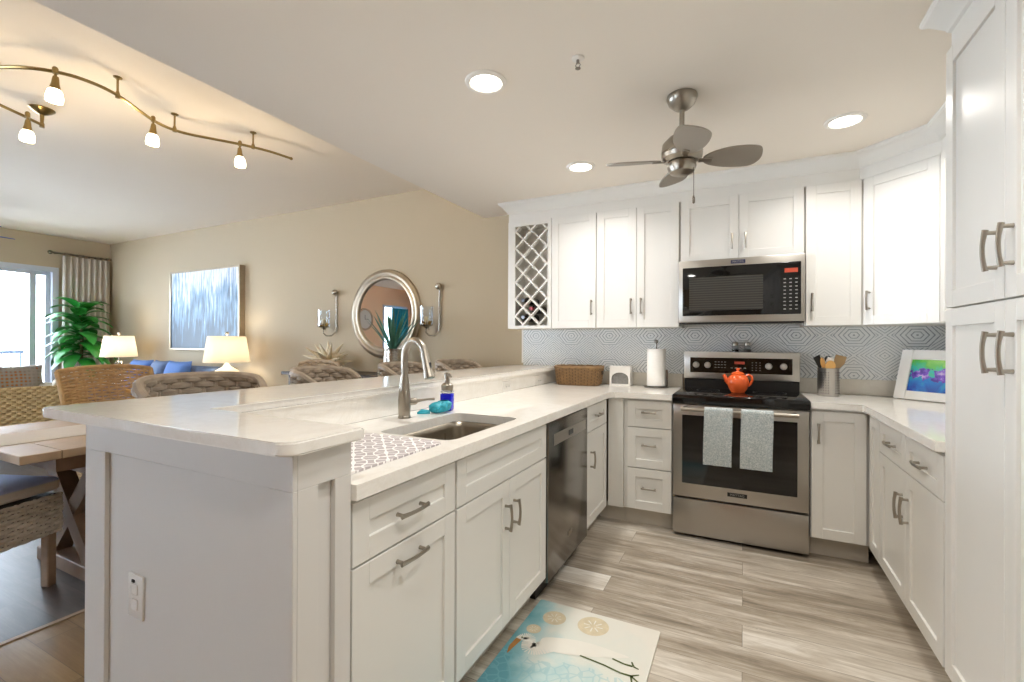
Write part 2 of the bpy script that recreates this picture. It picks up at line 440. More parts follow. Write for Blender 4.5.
# ------------------------------------------------------------------ cabinetry
BX, BY, RX = basis((0, 1, 0), (1, 0, 0)), basis((1, 0, 0), (0, -1, 0)), basis((0, 1, 0), (-1, 0, 0))
def at(Bm, plane):
    """frame whose 'out' axis starts at the door plane"""
    m = Bm.copy(); n = Vector((m[0][1], m[1][1], 0)); m.translation = n*plane; return m
LRUN, BRUN, RRUN = at(BX, XL), at(BY, -YB), at(RX, -XR)
URUN = at(BY, -3.496); UR = at(RX, -.923); PANT = RRUN
def shaker(T, u0, u1, z0, z1, st=.057, t=.02, rec=.009):
    bm = B()
    box(bm, u0+st-.004, u1-st+.004, -t, -rec, z0+st-.004, z1-st+.004, T=T)
    for a, b, c, d in ((u0, u0+st, z0, z1), (u1-st, u1, z0, z1), (u0+st, u1-st, z0, z0+st), (u0+st, u1-st, z1-st, z1)):
        box(bm, a, b, -t, 0, c, d, bev=.0012, T=T)
    return bm
def pull(T, u, z, L=.105, vert=False, out=.030, r=.0058):
    """arched bar pull"""
    bm = B(); pts = []; n = 14
    for i in range(n+1):
        s = i/n*2-1; h = out*(1-.22*s*s)
        a = s*L/2
        pts.append((u, h, z+a) if vert else (u+a, h, z))
    tube(bm, [T @ Vector(p) for p in pts], [r*(1.0+.35*abs(i/n*2-1)**3) for i in range(n+1)], 8, flat=.8)
    for s in (-1, 1):
        a = s*L*.42; h = out*.86
        p0 = (u, 0, z+a) if vert else (u+a, 0, z); p1 = (u, h, z+a) if vert else (u+a, h, z)
        tube(bm, [T @ Vector(p0), T @ Vector(p1)], [.0062, .0048], 8)
    return bm
def front(kind, T, u0, u1, z0, z1, parent, h=None, st=.057):
    d = part(kind, shaker(T, u0+.0015, u1-.0015, z0+.0015, z1-.0015, st), M['cab'], parent)
    if h: part('handle', pull(T, *h[:2], vert=h[2], L=h[3] if len(h) > 3 else .105), M['nickel'], d)
    return d
def carcass(T, u0, u1, depth, z0, z1, parent, kick=False):
    bm = B(); box(bm, u0+.0008, u1-.0008, -depth, -.0215, z0, z1, T=T)
    part('cabinet_box', bm, M['cab'], parent, smooth=False)
    if kick:
        bm = B(); box(bm, u0+.001, u1-.001, -depth+.02, -.085, 0, z0, T=T); part('toe_kick', bm, M['kick'], parent, smooth=False)
def cab(name, label, T, u0, u1, depth, z0, z1, kick=False, group=None):
    c = T @ Vector(((u0+u1)/2, -depth/2, 0)); c.z = 0 if kick else z0
    t = thing(name, label, 'cabinet', c, 0, group); carcass(T, u0, u1, depth, z0, z1, t, kick); return t
Z0, Z1 = .118, .8735
D0, D1 = .124, .863
# sink run
t = cab('base_cabinet', 'white base cabinet with drawer above pull-out front, nearest the peninsula end', LRUN, .822, 1.2865, .58, Z0, Z1, True)
front('drawer', LRUN, .832, 1.281, .704, D1, t, (1.045, .783, False, .118)); front('pull_out_front', LRUN, .832, 1.281, D0, .701, t, (1.045, .655, False, .118))
t = cab('sink_base_cabinet', 'white sink cabinet with two doors under the steel sink', LRUN, 1.2875, 2.0715, .58, Z0, .70, True)
bm = B(); box(bm, 1.2885, 2.0705, -.035, -.0215, .70, Z1, T=LRUN); part('front_rail', bm, M['cab'], t)
front('false_drawer_front', LRUN, 1.291, 2.066, .704, D1, t)
front('door', LRUN, 1.291, 1.678, D0, .701, t, (1.64, .56, True)); front('door', LRUN, 1.678, 2.066, D0, .701, t, (1.716, .56, True))
t = cab('narrow_base_cabinet', 'narrow white cabinet with small drawer between dishwasher and corner', LRUN, 2.712, 3.224, .58, Z0, Z1, True)
front('drawer', LRUN, 2.717, 3.165, .704, D1, t, (2.93, .79, False, .11)); front('door', LRUN, 2.717, 3.165, D0, .701, t, (2.79, .53, True))
# dishwasher
t = thing('dishwasher', 'dark stainless steel dishwasher built in beside the sink cabinet', 'dishwasher', (-1.13, 2.39, 0))
bm = B(); box(bm, 2.079, 2.705, -.56, -.03, .1, .868, T=LRUN); part('tub', bm, M['blackp'], t, smooth=False)
bm = B(); box(bm, 2.079, 2.705, -.5, -.06, 0, .1, T=LRUN); part('toe_kick', bm, M['blackp'], t, smooth=False)
bm = B(); box(bm, 2.08, 2.704, -.03, .006, .092, .862, bev=.004, seg=2, T=LRUN); dw = part('door', bm, M['dark_steel'], t)
bm = B(); box(bm, 2.15, 2.66, .0065, .009, .742, .80, bev=.001, T=LRUN); part('handle_pocket', bm, M['steel_h'], dw, label='pale steel pocket handle strip')
bm = B(); box(bm, 2.36, 2.43, .0095, .0115, .757, .785, bev=.001, T=LRUN); part('control_display', bm, M['black'], dw)
bm = B(); box(bm, 2.365, 2.425, .0065, .008, .215, .24, bev=.001, T=LRUN); part('badge', bm, M['nickel'], dw)
# back run left of the range
t = cab('drawer_cabinet', 'white cabinet with three drawers left of the range', BRUN, -.736, -.4155, .575, Z0, Z1, True)
front('drawer', BRUN, -.712, -.418, .682, D1, t, (-.563, .786, False, .095)); front('drawer', BRUN, -.712, -.418, .406, .678, t, (-.563, .565, False, .095))
front('drawer', BRUN, -.712, -.418, D0, .402, t, (-.563, .275, False, .095))
bm = B(); box(bm, -.842, -.738, -.04, -.004, Z0, Z1, T=BRUN); 
t = thing('corner_filler', 'plain white filler strip closing the inside corner beside the three drawers', 'filler panel', (-.79, 3.23, 0))
part('strip', bm, M['cab'], t, smooth=False)
bm = B(); box(bm, -.925, -.737, -.1, -.085, 0, Z0, T=BRUN); part('toe_kick', bm, M['kick'], t, smooth=False)
# back run right of the range
t = cab('base_cabinet', 'white base cabinet with a single door right of the range', BRUN, .3535, .6465, .575, Z0, Z1, True)
front('door', BRUN, .357, .622, D0, D1, t, (.392, .735, True, .115))
# right run
t = cab('corner_base_cabinet', 'white base cabinet with two drawers over two doors along the right wall', RRUN, 2.118, 3.182, .608, Z0, Z1, True)
front('drawer', RRUN, 2.124, 2.545, .704, D1, t, (2.325, .782, False)); front('drawer', RRUN, 2.545, 2.966, .704, D1, t, (2.735, .782, False))
front('door', RRUN, 2.124, 2.545, D0, .701, t, (2.505, .545, True, .115)); front('door', RRUN, 2.545, 2.966, D0, .701, t, (2.585, .545, True, .115))
front('corner_panel', RRUN, 2.97, 3.178, D0, D1, t)
# pantry
t = cab('pantry_cabinet', 'tall white pantry cabinet with four long doors at the right edge', PANT, 1.285, 2.113, .625, .118, 2.30, True)
for z0, z1, hz in ((.124, 1.3735, 1.232), (1.3765, 2.262, 1.515)):
    front('door', PANT, 1.29, 1.70, z0, z1, t, (1.655, hz, True, .115)); front('door', PANT, 1.70, 2.108, z0, z1, t, (1.745, hz, True, .115))
t = cab('pantry_cabinet', 'second tall white cabinet beside the pantry, nearest the camera', PANT, .45, 1.283, .625, .118, 2.30, True)
for z0, z1, hz in ((.124, 1.3735, 1.232), (1.3765, 2.262, 1.515)):
    front('door', PANT, .455, .866, z0, z1, t, (.82, hz, True)); front('door', PANT, .866, 1.278, z0, z1, t, (.91, hz, True))
# wall cabinets
UZ0, UZ1 = 1.367, 2.262
t = cab('wall_cabinet', 'white single door wall cabinet beside the wine rack', URUN, -1.389, -1.0175, .30, UZ0, 2.30)
front('door', URUN, -1.387, -1.019, UZ0, UZ1, t, (-1.052, 1.525, True, .115))
t = cab('wall_cabinet', 'white double door wall cabinet left of the microwave', URUN, -1.0165, -.4085, .30, UZ0, 2.30)
front('door', URUN, -1.014, -.711, UZ0, UZ1, t, (-.748, 1.525, True, .115)); front('door', URUN, -.711, -.411, UZ0, UZ1, t, (-.675, 1.525, True, .115))
t = cab('wall_cabinet', 'short white double door cabinet above the microwave', URUN, -.4075, .3515, .30, 1.825, 2.30)
front('door', URUN, -.40, -.028, 1.826, UZ1, t, (-.07, 1.945, True, .105)); front('door', URUN, -.028, .347, 1.826, UZ1, t, (.012, 1.945, True, .105))
t = cab('wall_cabinet', 'tall white single door wall cabinet right of the microwave', URUN, .3525, .6515, .30, UZ0, 2.30)
front('door', URUN, .358, .650, UZ0, UZ1, t, (.392, 1.515, True, .115))
t = thing('corner_wall_cabinet', 'white diagonal corner wall cabinet over the leaning picture', 'cabinet', (.95, 3.5, UZ0))
bm = B(); prism(bm, [(.653, 3.796), (.653, 3.521), (.957, 3.217), (1.252, 3.217), (1.252, 3.796)], UZ0, 2.30); part('cabinet_box', bm, M['cab'], t, smooth=False)
q = math.sqrt(.5); DIAG = basis((q, -q, 0), (-q, -q, 0), (.653-.0025, 3.521-.019, 0))
front('door', DIAG, .008, .402, UZ0, UZ1, t, (.046, 1.515, True, .115))
t = cab('wall_cabinet', 'narrow white wall cabinet between corner cabinet and pantry', UR, 2.118, 3.214, .31, UZ0, 2.30)
front('door', UR, 2.123, 2.65, UZ0, UZ1, t, (2.61, 1.515, True)); front('door', UR, 2.65, 3.175, UZ0, UZ1, t, (2.69, 1.515, True))

# wine rack cabinet
t = thing('wine_rack_cabinet', 'open white wall cabinet with a diamond lattice wine rack', 'wine rack', (-1.585, 3.65, UZ0))
bm = B()
box(bm, -1.781, -1.763, 3.52, 3.796, UZ0, 2.30); box(bm, -1.409, -1.391, 3.52, 3.796, UZ0, 2.30); box(bm, -1.763, -1.409, 3.52, 3.796, UZ0, UZ0+.018)
box(bm, -1.763, -1.409, 3.52, 3.796, 2.262, 2.30); box(bm, -1.763, -1.409, 3.786, 3.796, UZ0+.018, 2.262)
part('cabinet_box', bm, M['trimw'], t, smooth=False)
RXa, RXb, RZa, RZb = -1.716, -1.422, 1.392, 2.222
bm = B()
for a, b, c, d in ((-1.781, RXa, UZ0, 2.262), (RXb, -1.391, UZ0, 2.262), (RXa, RXb, UZ0, RZa), (RXa, RXb, RZb, 2.262)): box(bm, a, b, 3.498, 3.519, c, d)
part('face_frame', bm, M['cab'], t, smooth=False)
bm = B(); per = .142
def slat(bm, sg, c, t0=.0065, y0=3.503, y1=3.545):
    pts = []
    for x in (RXa, RXb):
        z = c+sg*(x-RXa)
        pts.append((x, z))
    (xa, za), (xb, zb) = pts
    def clip(lo, xa, za, xb, zb, z, keep_above):
        ina = (za >= z) == keep_above or za == z; inb = (zb >= z) == keep_above or zb == z
        if ina and inb: return xa, za, xb, zb
        if not ina and not inb: return None
        s = (z-za)/(zb-za); xi = xa+s*(xb-xa)
        return (xa, za, xi, z) if ina else (xi, z, xb, zb)
    r = clip(0, xa, za, xb, zb, RZa, True)
    if r: r = clip(0, *r, RZb, False)
    if not r: return
    xa, za, xb, zb = r
    L = math.hypot(xb-xa, zb-za)
    if L < .02: return
    T = Matrix.Translation(((xa+xb)/2, 0, (za+zb)/2)) @ Matrix.Rotation(-math.atan2(zb-za, xb-xa), 4, 'Y')
    box(bm, -L/2, L/2, y0, y1, -t0, t0, T=T)
CZ = 1.472
for k in range(-4, 12):
    slat(bm, 1, CZ-.071+per*k-.5*per); slat(bm, -1, CZ-.071+per*k+.5*per, .0063, 3.5035)
part('lattice', bm, M['cab'], t, smooth=False)
def wine_bottle(x, z, label, foil):
    T = Matrix.Translation((x, 3.775, z)) @ Matrix.Rotation(PI/2, 4, 'X')
    b = thing('wine_bottle', label, 'bottle', (x, 3.65, z-.037), 0, 'bottles lying in the wine rack')
    bm = B(); lathe(bm, [(0, .004), (.033, 0), (.0365, .006), (.0365, .16), (.032, .182), (.017, .205), (.0145, .215), (.0145, .236)], 20, T); part('bottle_glass', bm, M['wine'], b)
    bm = B(); lathe(bm, [(.0155, .2), (.0155, .262), (.0165, .263), (.0165, .268), (.0145, .27), (0, .27)], 16, T); part('foil_cap', bm, foil, b)
dl = .0566; cx = RXa+per
for x, z, lab, foil in ((RXa+per*.5, 1.604, 'upper left dark wine bottle lying in the wine rack lattice', M['wine']),
                        (RXa+per, 1.533, 'wine bottle with red foil cap in the middle of the wine rack', M['redcap']),
                        (RXa+per*.5, 1.462, 'lowest dark wine bottle lying in the wine rack lattice', M['wine'])):
    wine_bottle(x, z, lab, foil)

# ------------------------------------------------------------------ peninsula: half wall, end panel, raised bar top, counters
t = thing('peninsula', 'white panelled peninsula end and half wall under the raised bar', 'peninsula', (-1.2, .75, 0))
bm = B(); box(bm, -1.71, -.850, .6718, .82, 0, 1.02); box(bm, -1.60, -1.462, .82, WY-.001, 0, 1.02)
part('half_wall', bm, M['panel'], t, smooth=False)
bm = B()
for a, b in ((-1.721, -1.608), (-.918, -.835)): box(bm, a, b, .660, .6715, 0, .940, bev=.0015)
box(bm, -1.721, -.835, .660, .6715, .940, 1.02, bev=.0015); box(bm, -1.608, -.918, .660, .6715, 0, .10, bev=.0015)
part('panel_frame', bm, M['panel'], t)
bm = B()
box(bm, -.8498, -.835, .6716, .724, 0, .940, bev=.001); box(bm, -.8498, -.835, .772, .82, 0, .940, bev=.001); box(bm, -.8498, -.835, .6716, .82, .940, 1.02, bev=.001)
part('corner_post', bm, M['panel'], t)
bm = B(); box(bm, -1.4615, -1.454, .822, 3.778, .9155, 1.02); part('splash', bm, M['quartz'], t)
def outlet(name, label, T, horiz, group=None, slots=True):
    """duplex receptacle plate: T maps (along, out, up)"""
    o = thing(name, label, 'outlet', T @ Vector((0, 0, 0)), 0, group)
    a, b = (.058, .036) if horiz else (.036, .058)
    bm = B(); box(bm, -a, a, 0, .006, -b, b, bev=.002, seg=2, T=T); part('cover_plate', bm, M['plate'], o)
    for s in (-1, 1):
        c = (s*.02, 0) if horiz else (0, s*.02)
        bm = B(); box(bm, c[0]-.015, c[0]+.015, .0062, .0085, c[1]-.0145, c[1]+.0145, bev=.002, T=T); r = part('receptacle', bm, M['plate'], o)
        if slots:
            bm = B()
            for k in (-1, 1): box(bm, c[0]+k*.006-.001, c[0]+k*.006+.001, .0086, .0092, c[1]-.004, c[1]+.004, T=T)
            part('slot', bm, M['blackp'], r, smooth=False)
    return o
o = outlet('wall_outlet', 'white outlet plate with small dark sensor dot on the peninsula end panel', basis((1, 0, 0), (0, -1, 0), (-1.458, .6716, .568)), False, slots=False)
part('sensor', bx(-1.470, -1.458, .6625, .6651, .606, .613), M['blackp'], o)
outlet('wall_outlet', 'white double outlet on the bar wall nearer the sink', basis((0, 1, 0), (1, 0, 0), (-1.4538, 2.84, .95)), True)
outlet('wall_outlet', 'white double outlet on the bar wall beside the wicker basket', basis((0, 1, 0), (1, 0, 0), (-1.4538, 3.40, .95)), True)
# raised bar top
def slab(bm, poly, z0, z1, holes=(), bev=.004):
    prism(bm, poly, z0, z1)
    es = [e for e in bm.edges if all(abs(v.co.z-z1) < 1e-6 for v in e.verts)] + [e for e in bm.edges if all(abs(v.co.z-z0) < 1e-6 for v in e.verts)]
    bmesh.ops.bevel(bm, geom=es, offset=bev, segments=2, affect='EDGES')
def arc(cx, cy, r, a0, a1, n=6): return [(cx+r*math.cos(math.radians(a0+(a1-a0)*i/n)), cy+r*math.sin(math.radians(a0+(a1-a0)*i/n))) for i in range(n+1)]
bm = B()
poly = arc(-1.90, .647, .02, 180, 270)+arc(-.846, .661, .034, 270, 360)+[(-.812, .837), (-1.448, .845), (-1.405, WY-.003), (-1.87, WY-.003)]
slab(bm, poly, 1.0205, 1.05)
solo('bar_counter', bm, M['quartz'], 'raised white quartz bar top with breakfast overhang along the peninsula', 'countertop', (-1.3, 1.2, 1.0205))
# left counter with the sink cut-out
SX0, SX1, SY0, SY1 = -1.235, -.897, 1.335, 1.882
bm = B()
hole = rrect(SX0, SX1, SY0, SY1, .045)
outer = [(-1.4535, .8215), (-.8185, .8215), (-.8185, 3.12), (-.79, 3.1785), (-.415, 3.1785), (-.415, WY-.021), (-1.4535, WY-.021)]
ov = [bm.verts.new((x, y, .914)) for x, y in outer]; hv = [bm.verts.new((x, y, .914)) for x, y in hole]
es = [bm.edges.new((ov[i], ov[(i+1) % len(ov)])) for i in range(len(ov))]+[bm.edges.new((hv[i], hv[(i+1) % len(hv)])) for i in range(len(hv))]
bmesh.ops.triangle_fill(bm, use_beauty=True, edges=es)
bad = [f for f in bm.faces if SX0+.04 < f.calc_center_median().x < SX1-.04 and SY0+.04 < f.calc_center_median().y < SY1-.04 and all(v in hv for v in f.verts)]
bmesh.ops.delete(bm, geom=bad, context='FACES_ONLY')
r = bmesh.ops.extrude_face_region(bm, geom=bm.faces[:])
for v in r['geom']:
    if isinstance(v, bmesh.types.BMVert): v.co.z = .876
solo('kitchen_counter', bm, M['quartz'], 'white quartz counter holding the sink, turning the corner to the range', 'countertop', (-1.1, 2.2, .876), angle=30)
bm = B(); slab(bm, [(.354, 3.1785), (.594, 3.1785), (.602, 3.16), (.602, 2.117), (XW-.021, 2.117), (XW-.021, WY-.021), (.354, WY-.021)], .876, .914, bev=.003)
solo('kitchen_counter', bm, M['quartz'], 'white quartz counter to the right of the range under the picture', 'countertop', (.8, 3, .876))
# sink
t = thing('sink', 'undermounted stainless steel single bowl sink', 'sink', (-1.066, 1.61, .70))
bm = B()
rings = []
for ins, z in ((0, .8755), (.004, .85), (.008, .72), (.025, .703), (.06, .70)):
    rings.append([bm.verts.new((x, y, z)) for x, y in rrect(SX0+ins, SX1-ins, SY0+ins, SY1-ins, .05)])
for A, C in zip(rings, rings[1:]):
    for i in range(len(A)): bm.faces.new((A[i], A[(i+1) % len(A)], C[(i+1) % len(A)], C[i]))
bm.faces.new(rings[-1]); bowl = part('bowl', bm, M['sink'], t, angle=50)
md = bowl.modifiers.new('s', 'SOLIDIFY'); md.thickness = .0015; md.offset = 1
bm = B(); lathe(bm, [(.045, .7005), (.042, .7035), (.03, .702), (0, .702)], 20, Matrix.Translation((-1.066, 1.61, 0))); part('drain', bm, M['nickel'], t)
# faucet
FX, FY = -1.352, 1.64
t = thing('faucet', 'brushed nickel gooseneck pull-down faucet behind the sink', 'faucet', (FX, FY, .9145))
bm = B(); lathe(bm, [(.028, .9145), (.028, .922), (.0255, .926), (.0275, .96), (.028, .99), (.025, 1.03), (.0195, 1.08), (.0175, 1.10)], 24, Matrix.Translation((FX, FY, 0))); part('body', bm, M['nickel'], t)
D = Vector((.97, -.25, 0)).normalized(); pts = [V(FX, FY, 1.095), V(FX, FY, 1.18)]
R_ = .072
for i in range(1, 15):
    a = PI*(1-i/14*.93); pts.append(V(FX, FY, 1.187)+D*(R_+R_*math.cos(a))+V(0, 0, R_*1.0*math.sin(a)))
bm = B(); tube(bm, pts, .0152, 14); part('spout', bm, M['nickel'], t)
e = pts[-1]; dn = (pts[-1]-pts[-2]).normalized()
bm = B(); tube(bm, [e-dn*.002, e+dn*.006, e+dn*.03, e+dn*.075, e+dn*.105, e+dn*.108], [.016, .0172, .0175, .021, .0245, .021], 16); sh = part('spray_head', bm, M['nickel'], t)
bm = B(); c = e+dn*.055+D*.018; box(bm, -.006, .006, -.004, .004, -.018, .018, bev=.003, T=Matrix.Translation(c)); part('spray_button', bm, M['blackp'], sh)
bm = B(); hd = Vector((.42, .9, 0)).normalized(); c = V(FX, FY, .985)
tube(bm, [c+hd*.02, c+hd*.05, c+hd*.056, c+hd*.06], [.0165, .0165, .0145, .012], 14)
tube(bm, [c+hd*.055, c+hd*.08+V(0, 0, .002), c+hd*.115+V(0, 0, .004), c+hd*.15+V(0, 0, .003)], [.0085, .0062, .0055, .0062], 10); part('lever', bm, M['nickel'], t)
# soap dispenser
SP = (-1.318, 1.925, .9145)
t = thing('soap_dispenser', 'square bottle of blue soap with nickel pump behind the sink', 'soap dispenser', SP)
def TL(x, y, z=0, rz=0): return Matrix.Translation((x, y, z)) @ Matrix.Rotation(rz, 4, 'Z')
bm = B(); box(bm, -.029, .029, -.029, .029, .9145, 1.0, bev=.007, seg=2, T=TL(SP[0], SP[1], 0, .3)); part('bottle', bm, M['bluesoap'], t)
bm = B(); box(bm, -.028, .028, -.028, .028, 1.0005, 1.014, bev=.006, seg=2, T=TL(SP[0], SP[1], 0, .3)); part('bottle_shoulder', bm, M['glass'], t)
bm = B(); lathe(bm, [(.029, 1.0145), (.029, 1.04), (.022, 1.048), (.012, 1.052), (.012, 1.075), (.016, 1.078), (.016, 1.098), (.008, 1.102), (0, 1.102)], 20, TL(*SP[:2]))
tube(bm, [V(SP[0], SP[1], 1.09), V(SP[0]+.03, SP[1]-.02, 1.092), V(SP[0]+.042, SP[1]-.028, 1.082)], .006, 8); part('pump', bm, M['nickel'], t)
# scrubber
t = thing('dish_scrubber', 'teal ruffled dish scrubber lying by the soap bottle', 'scrubber', (-1.318, 1.83, .9145))
bm = B()
def ruff(u, v):
    a = 2*PI*u; r = .022+.026*math.sin(PI*min(v*1.05, 1))*(1+.22*math.cos(9*a+6*v)); z = .056*v+.010*math.sin(7*a)*math.sin(PI*v)
    return V(-1.31+.9*r*math.cos(a)+.02*v, 1.835+1.25*r*math.sin(a)+.02*v, .9160+max(0, z))
grid(bm, ruff, 42, 12, True); part('net_body', bm, M['teal'], t, angle=80)
bm = B(); tube(bm, [V(-1.33, 1.80, .919), V(-1.36, 1.775, .92), V(-1.375, 1.76, .918)], [.012, .016, .004], 8); part('tail', bm, M['teal'], t)
# drying mat
g = G('grey trellis mat'); s = g.n('SeparateXYZ', Vector=g.n('TexCoord').outputs['Object'])
def tri(v, p): return g.math('PINGPONG', v, p)
a = g.math('ADD', s.outputs[0], g.math('MULTIPLY', g.math('SINE', g.math('MULTIPLY', s.outputs[1], 95.)), .006)); b = g.math('ADD', s.outputs[1], g.math('MULTIPLY', g.math('SINE', g.math('MULTIPLY', s.outputs[0], 95.)), .006))
u = tri(g.math('ADD', a, b), .022); v = tri(g.math('SUBTRACT', a, b), .022)
l = g.math('LESS_THAN', g.math('MINIMUM', u, v), .0042)
g.set(Base_Color=g.mix(l, srgb('b3acae'), srgb('f0eeee')), Roughness=.9)
bm = B(); prism(bm, rrect(-1.23, -.895, .845, 1.29, .03), .9147, .9205)
solo('drying_mat', bm, g.m, 'grey dish drying mat with white trellis pattern beside the sink', 'mat', (-1.06, 1.05, .9147))

# ------------------------------------------------------------------ range
t = thing('range', 'stainless steel freestanding electric range with black glass top', 'range', (-.03, 3.5, 0))
RL, RR, RF = -.411, .3495, 3.2
part('oven_body', bx(RL, RR, RF+.03, 3.775, .02, .862), M['dark_steel'], t, smooth=False)
bm = B()
for x in (RL+.05, RR-.05):
    for y in (RF+.08, 3.72): lathe(bm, [(.02, 0), (.02, .02)], 12, TL(x, y))
part('levelling_foot', bm, M['blackp'], t)
bm = B(); box(bm, RL, RR, RF-.035, 3.70, .863, .922, bev=.006, seg=2); ck = part('cooktop', bm, M['black'], t)
for x, y, r in ((-.22, 3.33, .1), (.16, 3.33, .085), (-.22, 3.56, .075), (.16, 3.56, .1)):
    bm = B(); lathe(bm, [(r, .9222), (r, .9228), (r-.003, .9228), (r-.003, .9222)], 40, TL(x, y), cap=False); part('burner_ring', bm, mat('dark grey print', '2c2c2e', .3), ck)
bm = B(); box(bm, RL+.018, RR-.005, 3.70, 3.78, .90, .99, bev=.003); part('rear_vent', bm, M['blackp'], t)
bm = B(); box(bm, RL+.014, RR-.001, 3.69, 3.783, .991, 1.19, bev=.006, seg=2); bgd = part('backguard', bm, M['steel_h'], t)
bm = B(); box(bm, -.352, .303, 3.685, 3.692, 1.037, 1.147, bev=.002); cp = part('control_panel', bm, M['black'], bgd)
for x in (-.311, -.232, .160, .250):
    bm = B(); T = Matrix.Translation((x, 3.6845, 1.093)) @ Matrix.Rotation(PI/2, 4, 'X')
    lathe(bm, [(.023, 0), (.022, .012), (.018, .022), (0, .023)], 20, T); box(bm, x-.003, x+.003, 3.655, 3.664, 1.073, 1.113); part('knob', bm, mat('silver knob', 'd4d2ce', .3, .5), bgd)
bm = B(); box(bm, -.055, .01, 3.6835, 3.6848, 1.103, 1.122); part('clock_display', bm, M['display_r'], bgd, smooth=False)
bm = B()
for i in range(4):
    for j in range(3): box(bm, -.185+i*.021, -.173+i*.021, 3.6838, 3.6848, 1.075+j*.02, 1.079+j*.02)
for i in range(4): box(bm, -.08+i*.028, -.066+i*.028, 3.6838, 3.6848, 1.073, 1.079)
for i in range(3):
    for j in range(4): box(bm, .055+i*.024, .063+i*.024, 3.6838, 3.6848, 1.06+j*.018, 1.064+j*.018)
part('key_legends', bm, M['keys'], bgd, smooth=False)
bm = B(); box(bm, RL+.002, RR-.002, RF-.012, RF+.028, .262, .858, bev=.005, seg=2); od = part('oven_door', bm, M['steel_h'], t)
bm = B(); box(bm, -.352, .288, RF-.0165, RF-.0125, .35, .79, bev=.002); part('door_window', bm, M['oven_glass'], od)
bm = B(); HY, HZ = 3.115, .836
tube(bm, [V(-.35, HY, HZ), V(.288, HY, HZ)], .0125, 12)
for x in (-.335, .273): box(bm, x-.012, x+.012, HY, RF-.0125, HZ-.011, HZ+.011, bev=.003)
part('door_handle', bm, M['nickel'], od)
bm = B(); box(bm, -.085, .025, RF-.0145, RF-.0125, .30, .325, bev=.0008); bd = part('badge', bm, M['blackp'], od)
text('MAYTAG', .02, facing((1, 0, 0), (0, -1, 0), (-.03, RF-.0152, .3125)), M['keys'], od)
bm = B(); box(bm, RL+.002, RR-.002, RF-.012, RF+.028, .022, .25, bev=.006, seg=2); part('storage_drawer', bm, M['steel_h'], t)
# towels
def m_towel():
    g = G('speckled grey blue towel'); n = g.n('TexNoise', Vector=g.co(), Scale=160., Detail=3.).outputs[0]
    v = g.n('TexVoronoi', Vector=g.co(), Scale=130.).outputs[0]
    g.set(Base_Color=g.ramp(g.math('ADD', g.math('MULTIPLY', n, .8), g.math('MULTIPLY', v, .3)), [(.3, '87979d'), (.5, 'a9b4b7'), (.7, 'cdd2d2')]), Roughness=.95); g.bump(n, .6, .004); return g.m
MT = m_towel()
def towel(x0, x1, zb, label):
    bm = B(); r = .0185
    prof = [(HY+r+.006, .62)]+[(HY+r+.004, .72), (HY+r, HZ)]+[(HY+r*math.cos(a), HZ+r*math.sin(a)) for a in [PI*i/8 for i in range(1, 8)]]+[(HY-r, HZ), (HY-r-.003, .75), (HY-r-.006, .65), (HY-r-.004, .56), (HY-r-.002, zb+.006), (HY-r-.002, zb)]
    n = len(prof)-1
    def P(u, v):
        i = min(int(v*n), n-1); f = v*n-i; y = prof[i][0]*(1-f)+prof[i+1][0]*f; z = prof[i][1]*(1-f)+prof[i+1][1]*f
        return V(x0+(x1-x0)*u+.003*math.sin(9*z), y+.002*math.sin(14*u+x0*9)*min(1, max(0, (HZ-z)*6)), z)
    grid(bm, P, 16, n*3)
    o = solo('dish_towel', bm, MT, label, 'towel', ((x0+x1)/2, HY, zb), 'towels on the oven handle', angle=80)
    md = o.modifiers.new('s', 'SOLIDIFY'); md.thickness = .007; md.offset = 0
    return o
towel(-.217, -.058, .505, 'speckled grey blue towel, left of two on the oven handle')
towel(-.012, .158, .505, 'speckled grey blue towel, right of two on the oven handle')
# teapot
TP = (-.03, 3.47, .9235)
t = thing('teapot', 'glossy orange teapot standing on the black cooktop', 'teapot', TP)
bm = B(); lathe(bm, [(0, 0), (.042, 0), (.044, .006), (.056, .025), (.066, .055), (.066, .080), (.057, .106), (.042, .118), (.04, .12)], 28, Matrix.Translation(TP)); part('pot_body', bm, M['orange'], t)
bm = B(); lathe(bm, [(.041, .1205), (.043, .124), (.028, .136), (.01, .141), (.007, .146), (.0125, .154), (.009, .163), (0, .165)], 20, Matrix.Translation(TP)); part('lid', bm, M['orange'], t)
c = Vector(TP)
bm = B(); tube(bm, [c+V(-.052, 0, .062), c+V(-.070, 0, .078), c+V(-.078, 0, .1), c+V(-.088, 0, .116)], [.019, .015, .011, .010], 12); part('spout', bm, M['orange'], t)
bm = B(); tube(bm, [c+V(.045, 0, .108), c+V(.064, 0, .120), c+V(.082, 0, .108), c+V(.086, 0, .085), c+V(.076, 0, .060), c+V(.060, 0, .045)], [.008, .008, .0085, .0085, .008, .008], 10); part('handle', bm, M['orange'], t)
# shakers on the backguard
for x, lab, fill in ((-.05, 'glass pepper shaker standing on the range backguard, left one', M['wine']), (.028, 'glass salt shaker standing on the range backguard, right one', M['paper'])):
    t = thing('shaker', lab, 'shaker', (x, 3.735, 1.1905), 0, 'shakers on the range')
    bm = B(); lathe(bm, [(.022, 1.1905), (.023, 1.195), (.021, 1.225), (.017, 1.236)], 18, TL(x, 3.735)); part('jar', bm, M['glass'], t)
    bm = B(); lathe(bm, [(.0195, 1.193), (.0195, 1.208)], 16, TL(x, 3.735)); part('filling', bm, fill, t)
    bm = B(); lathe(bm, [(.018, 1.2365), (.0195, 1.252), (.014, 1.262), (0, 1.264)], 18, TL(x, 3.735)); part('lid', bm, M['nickel'], t)
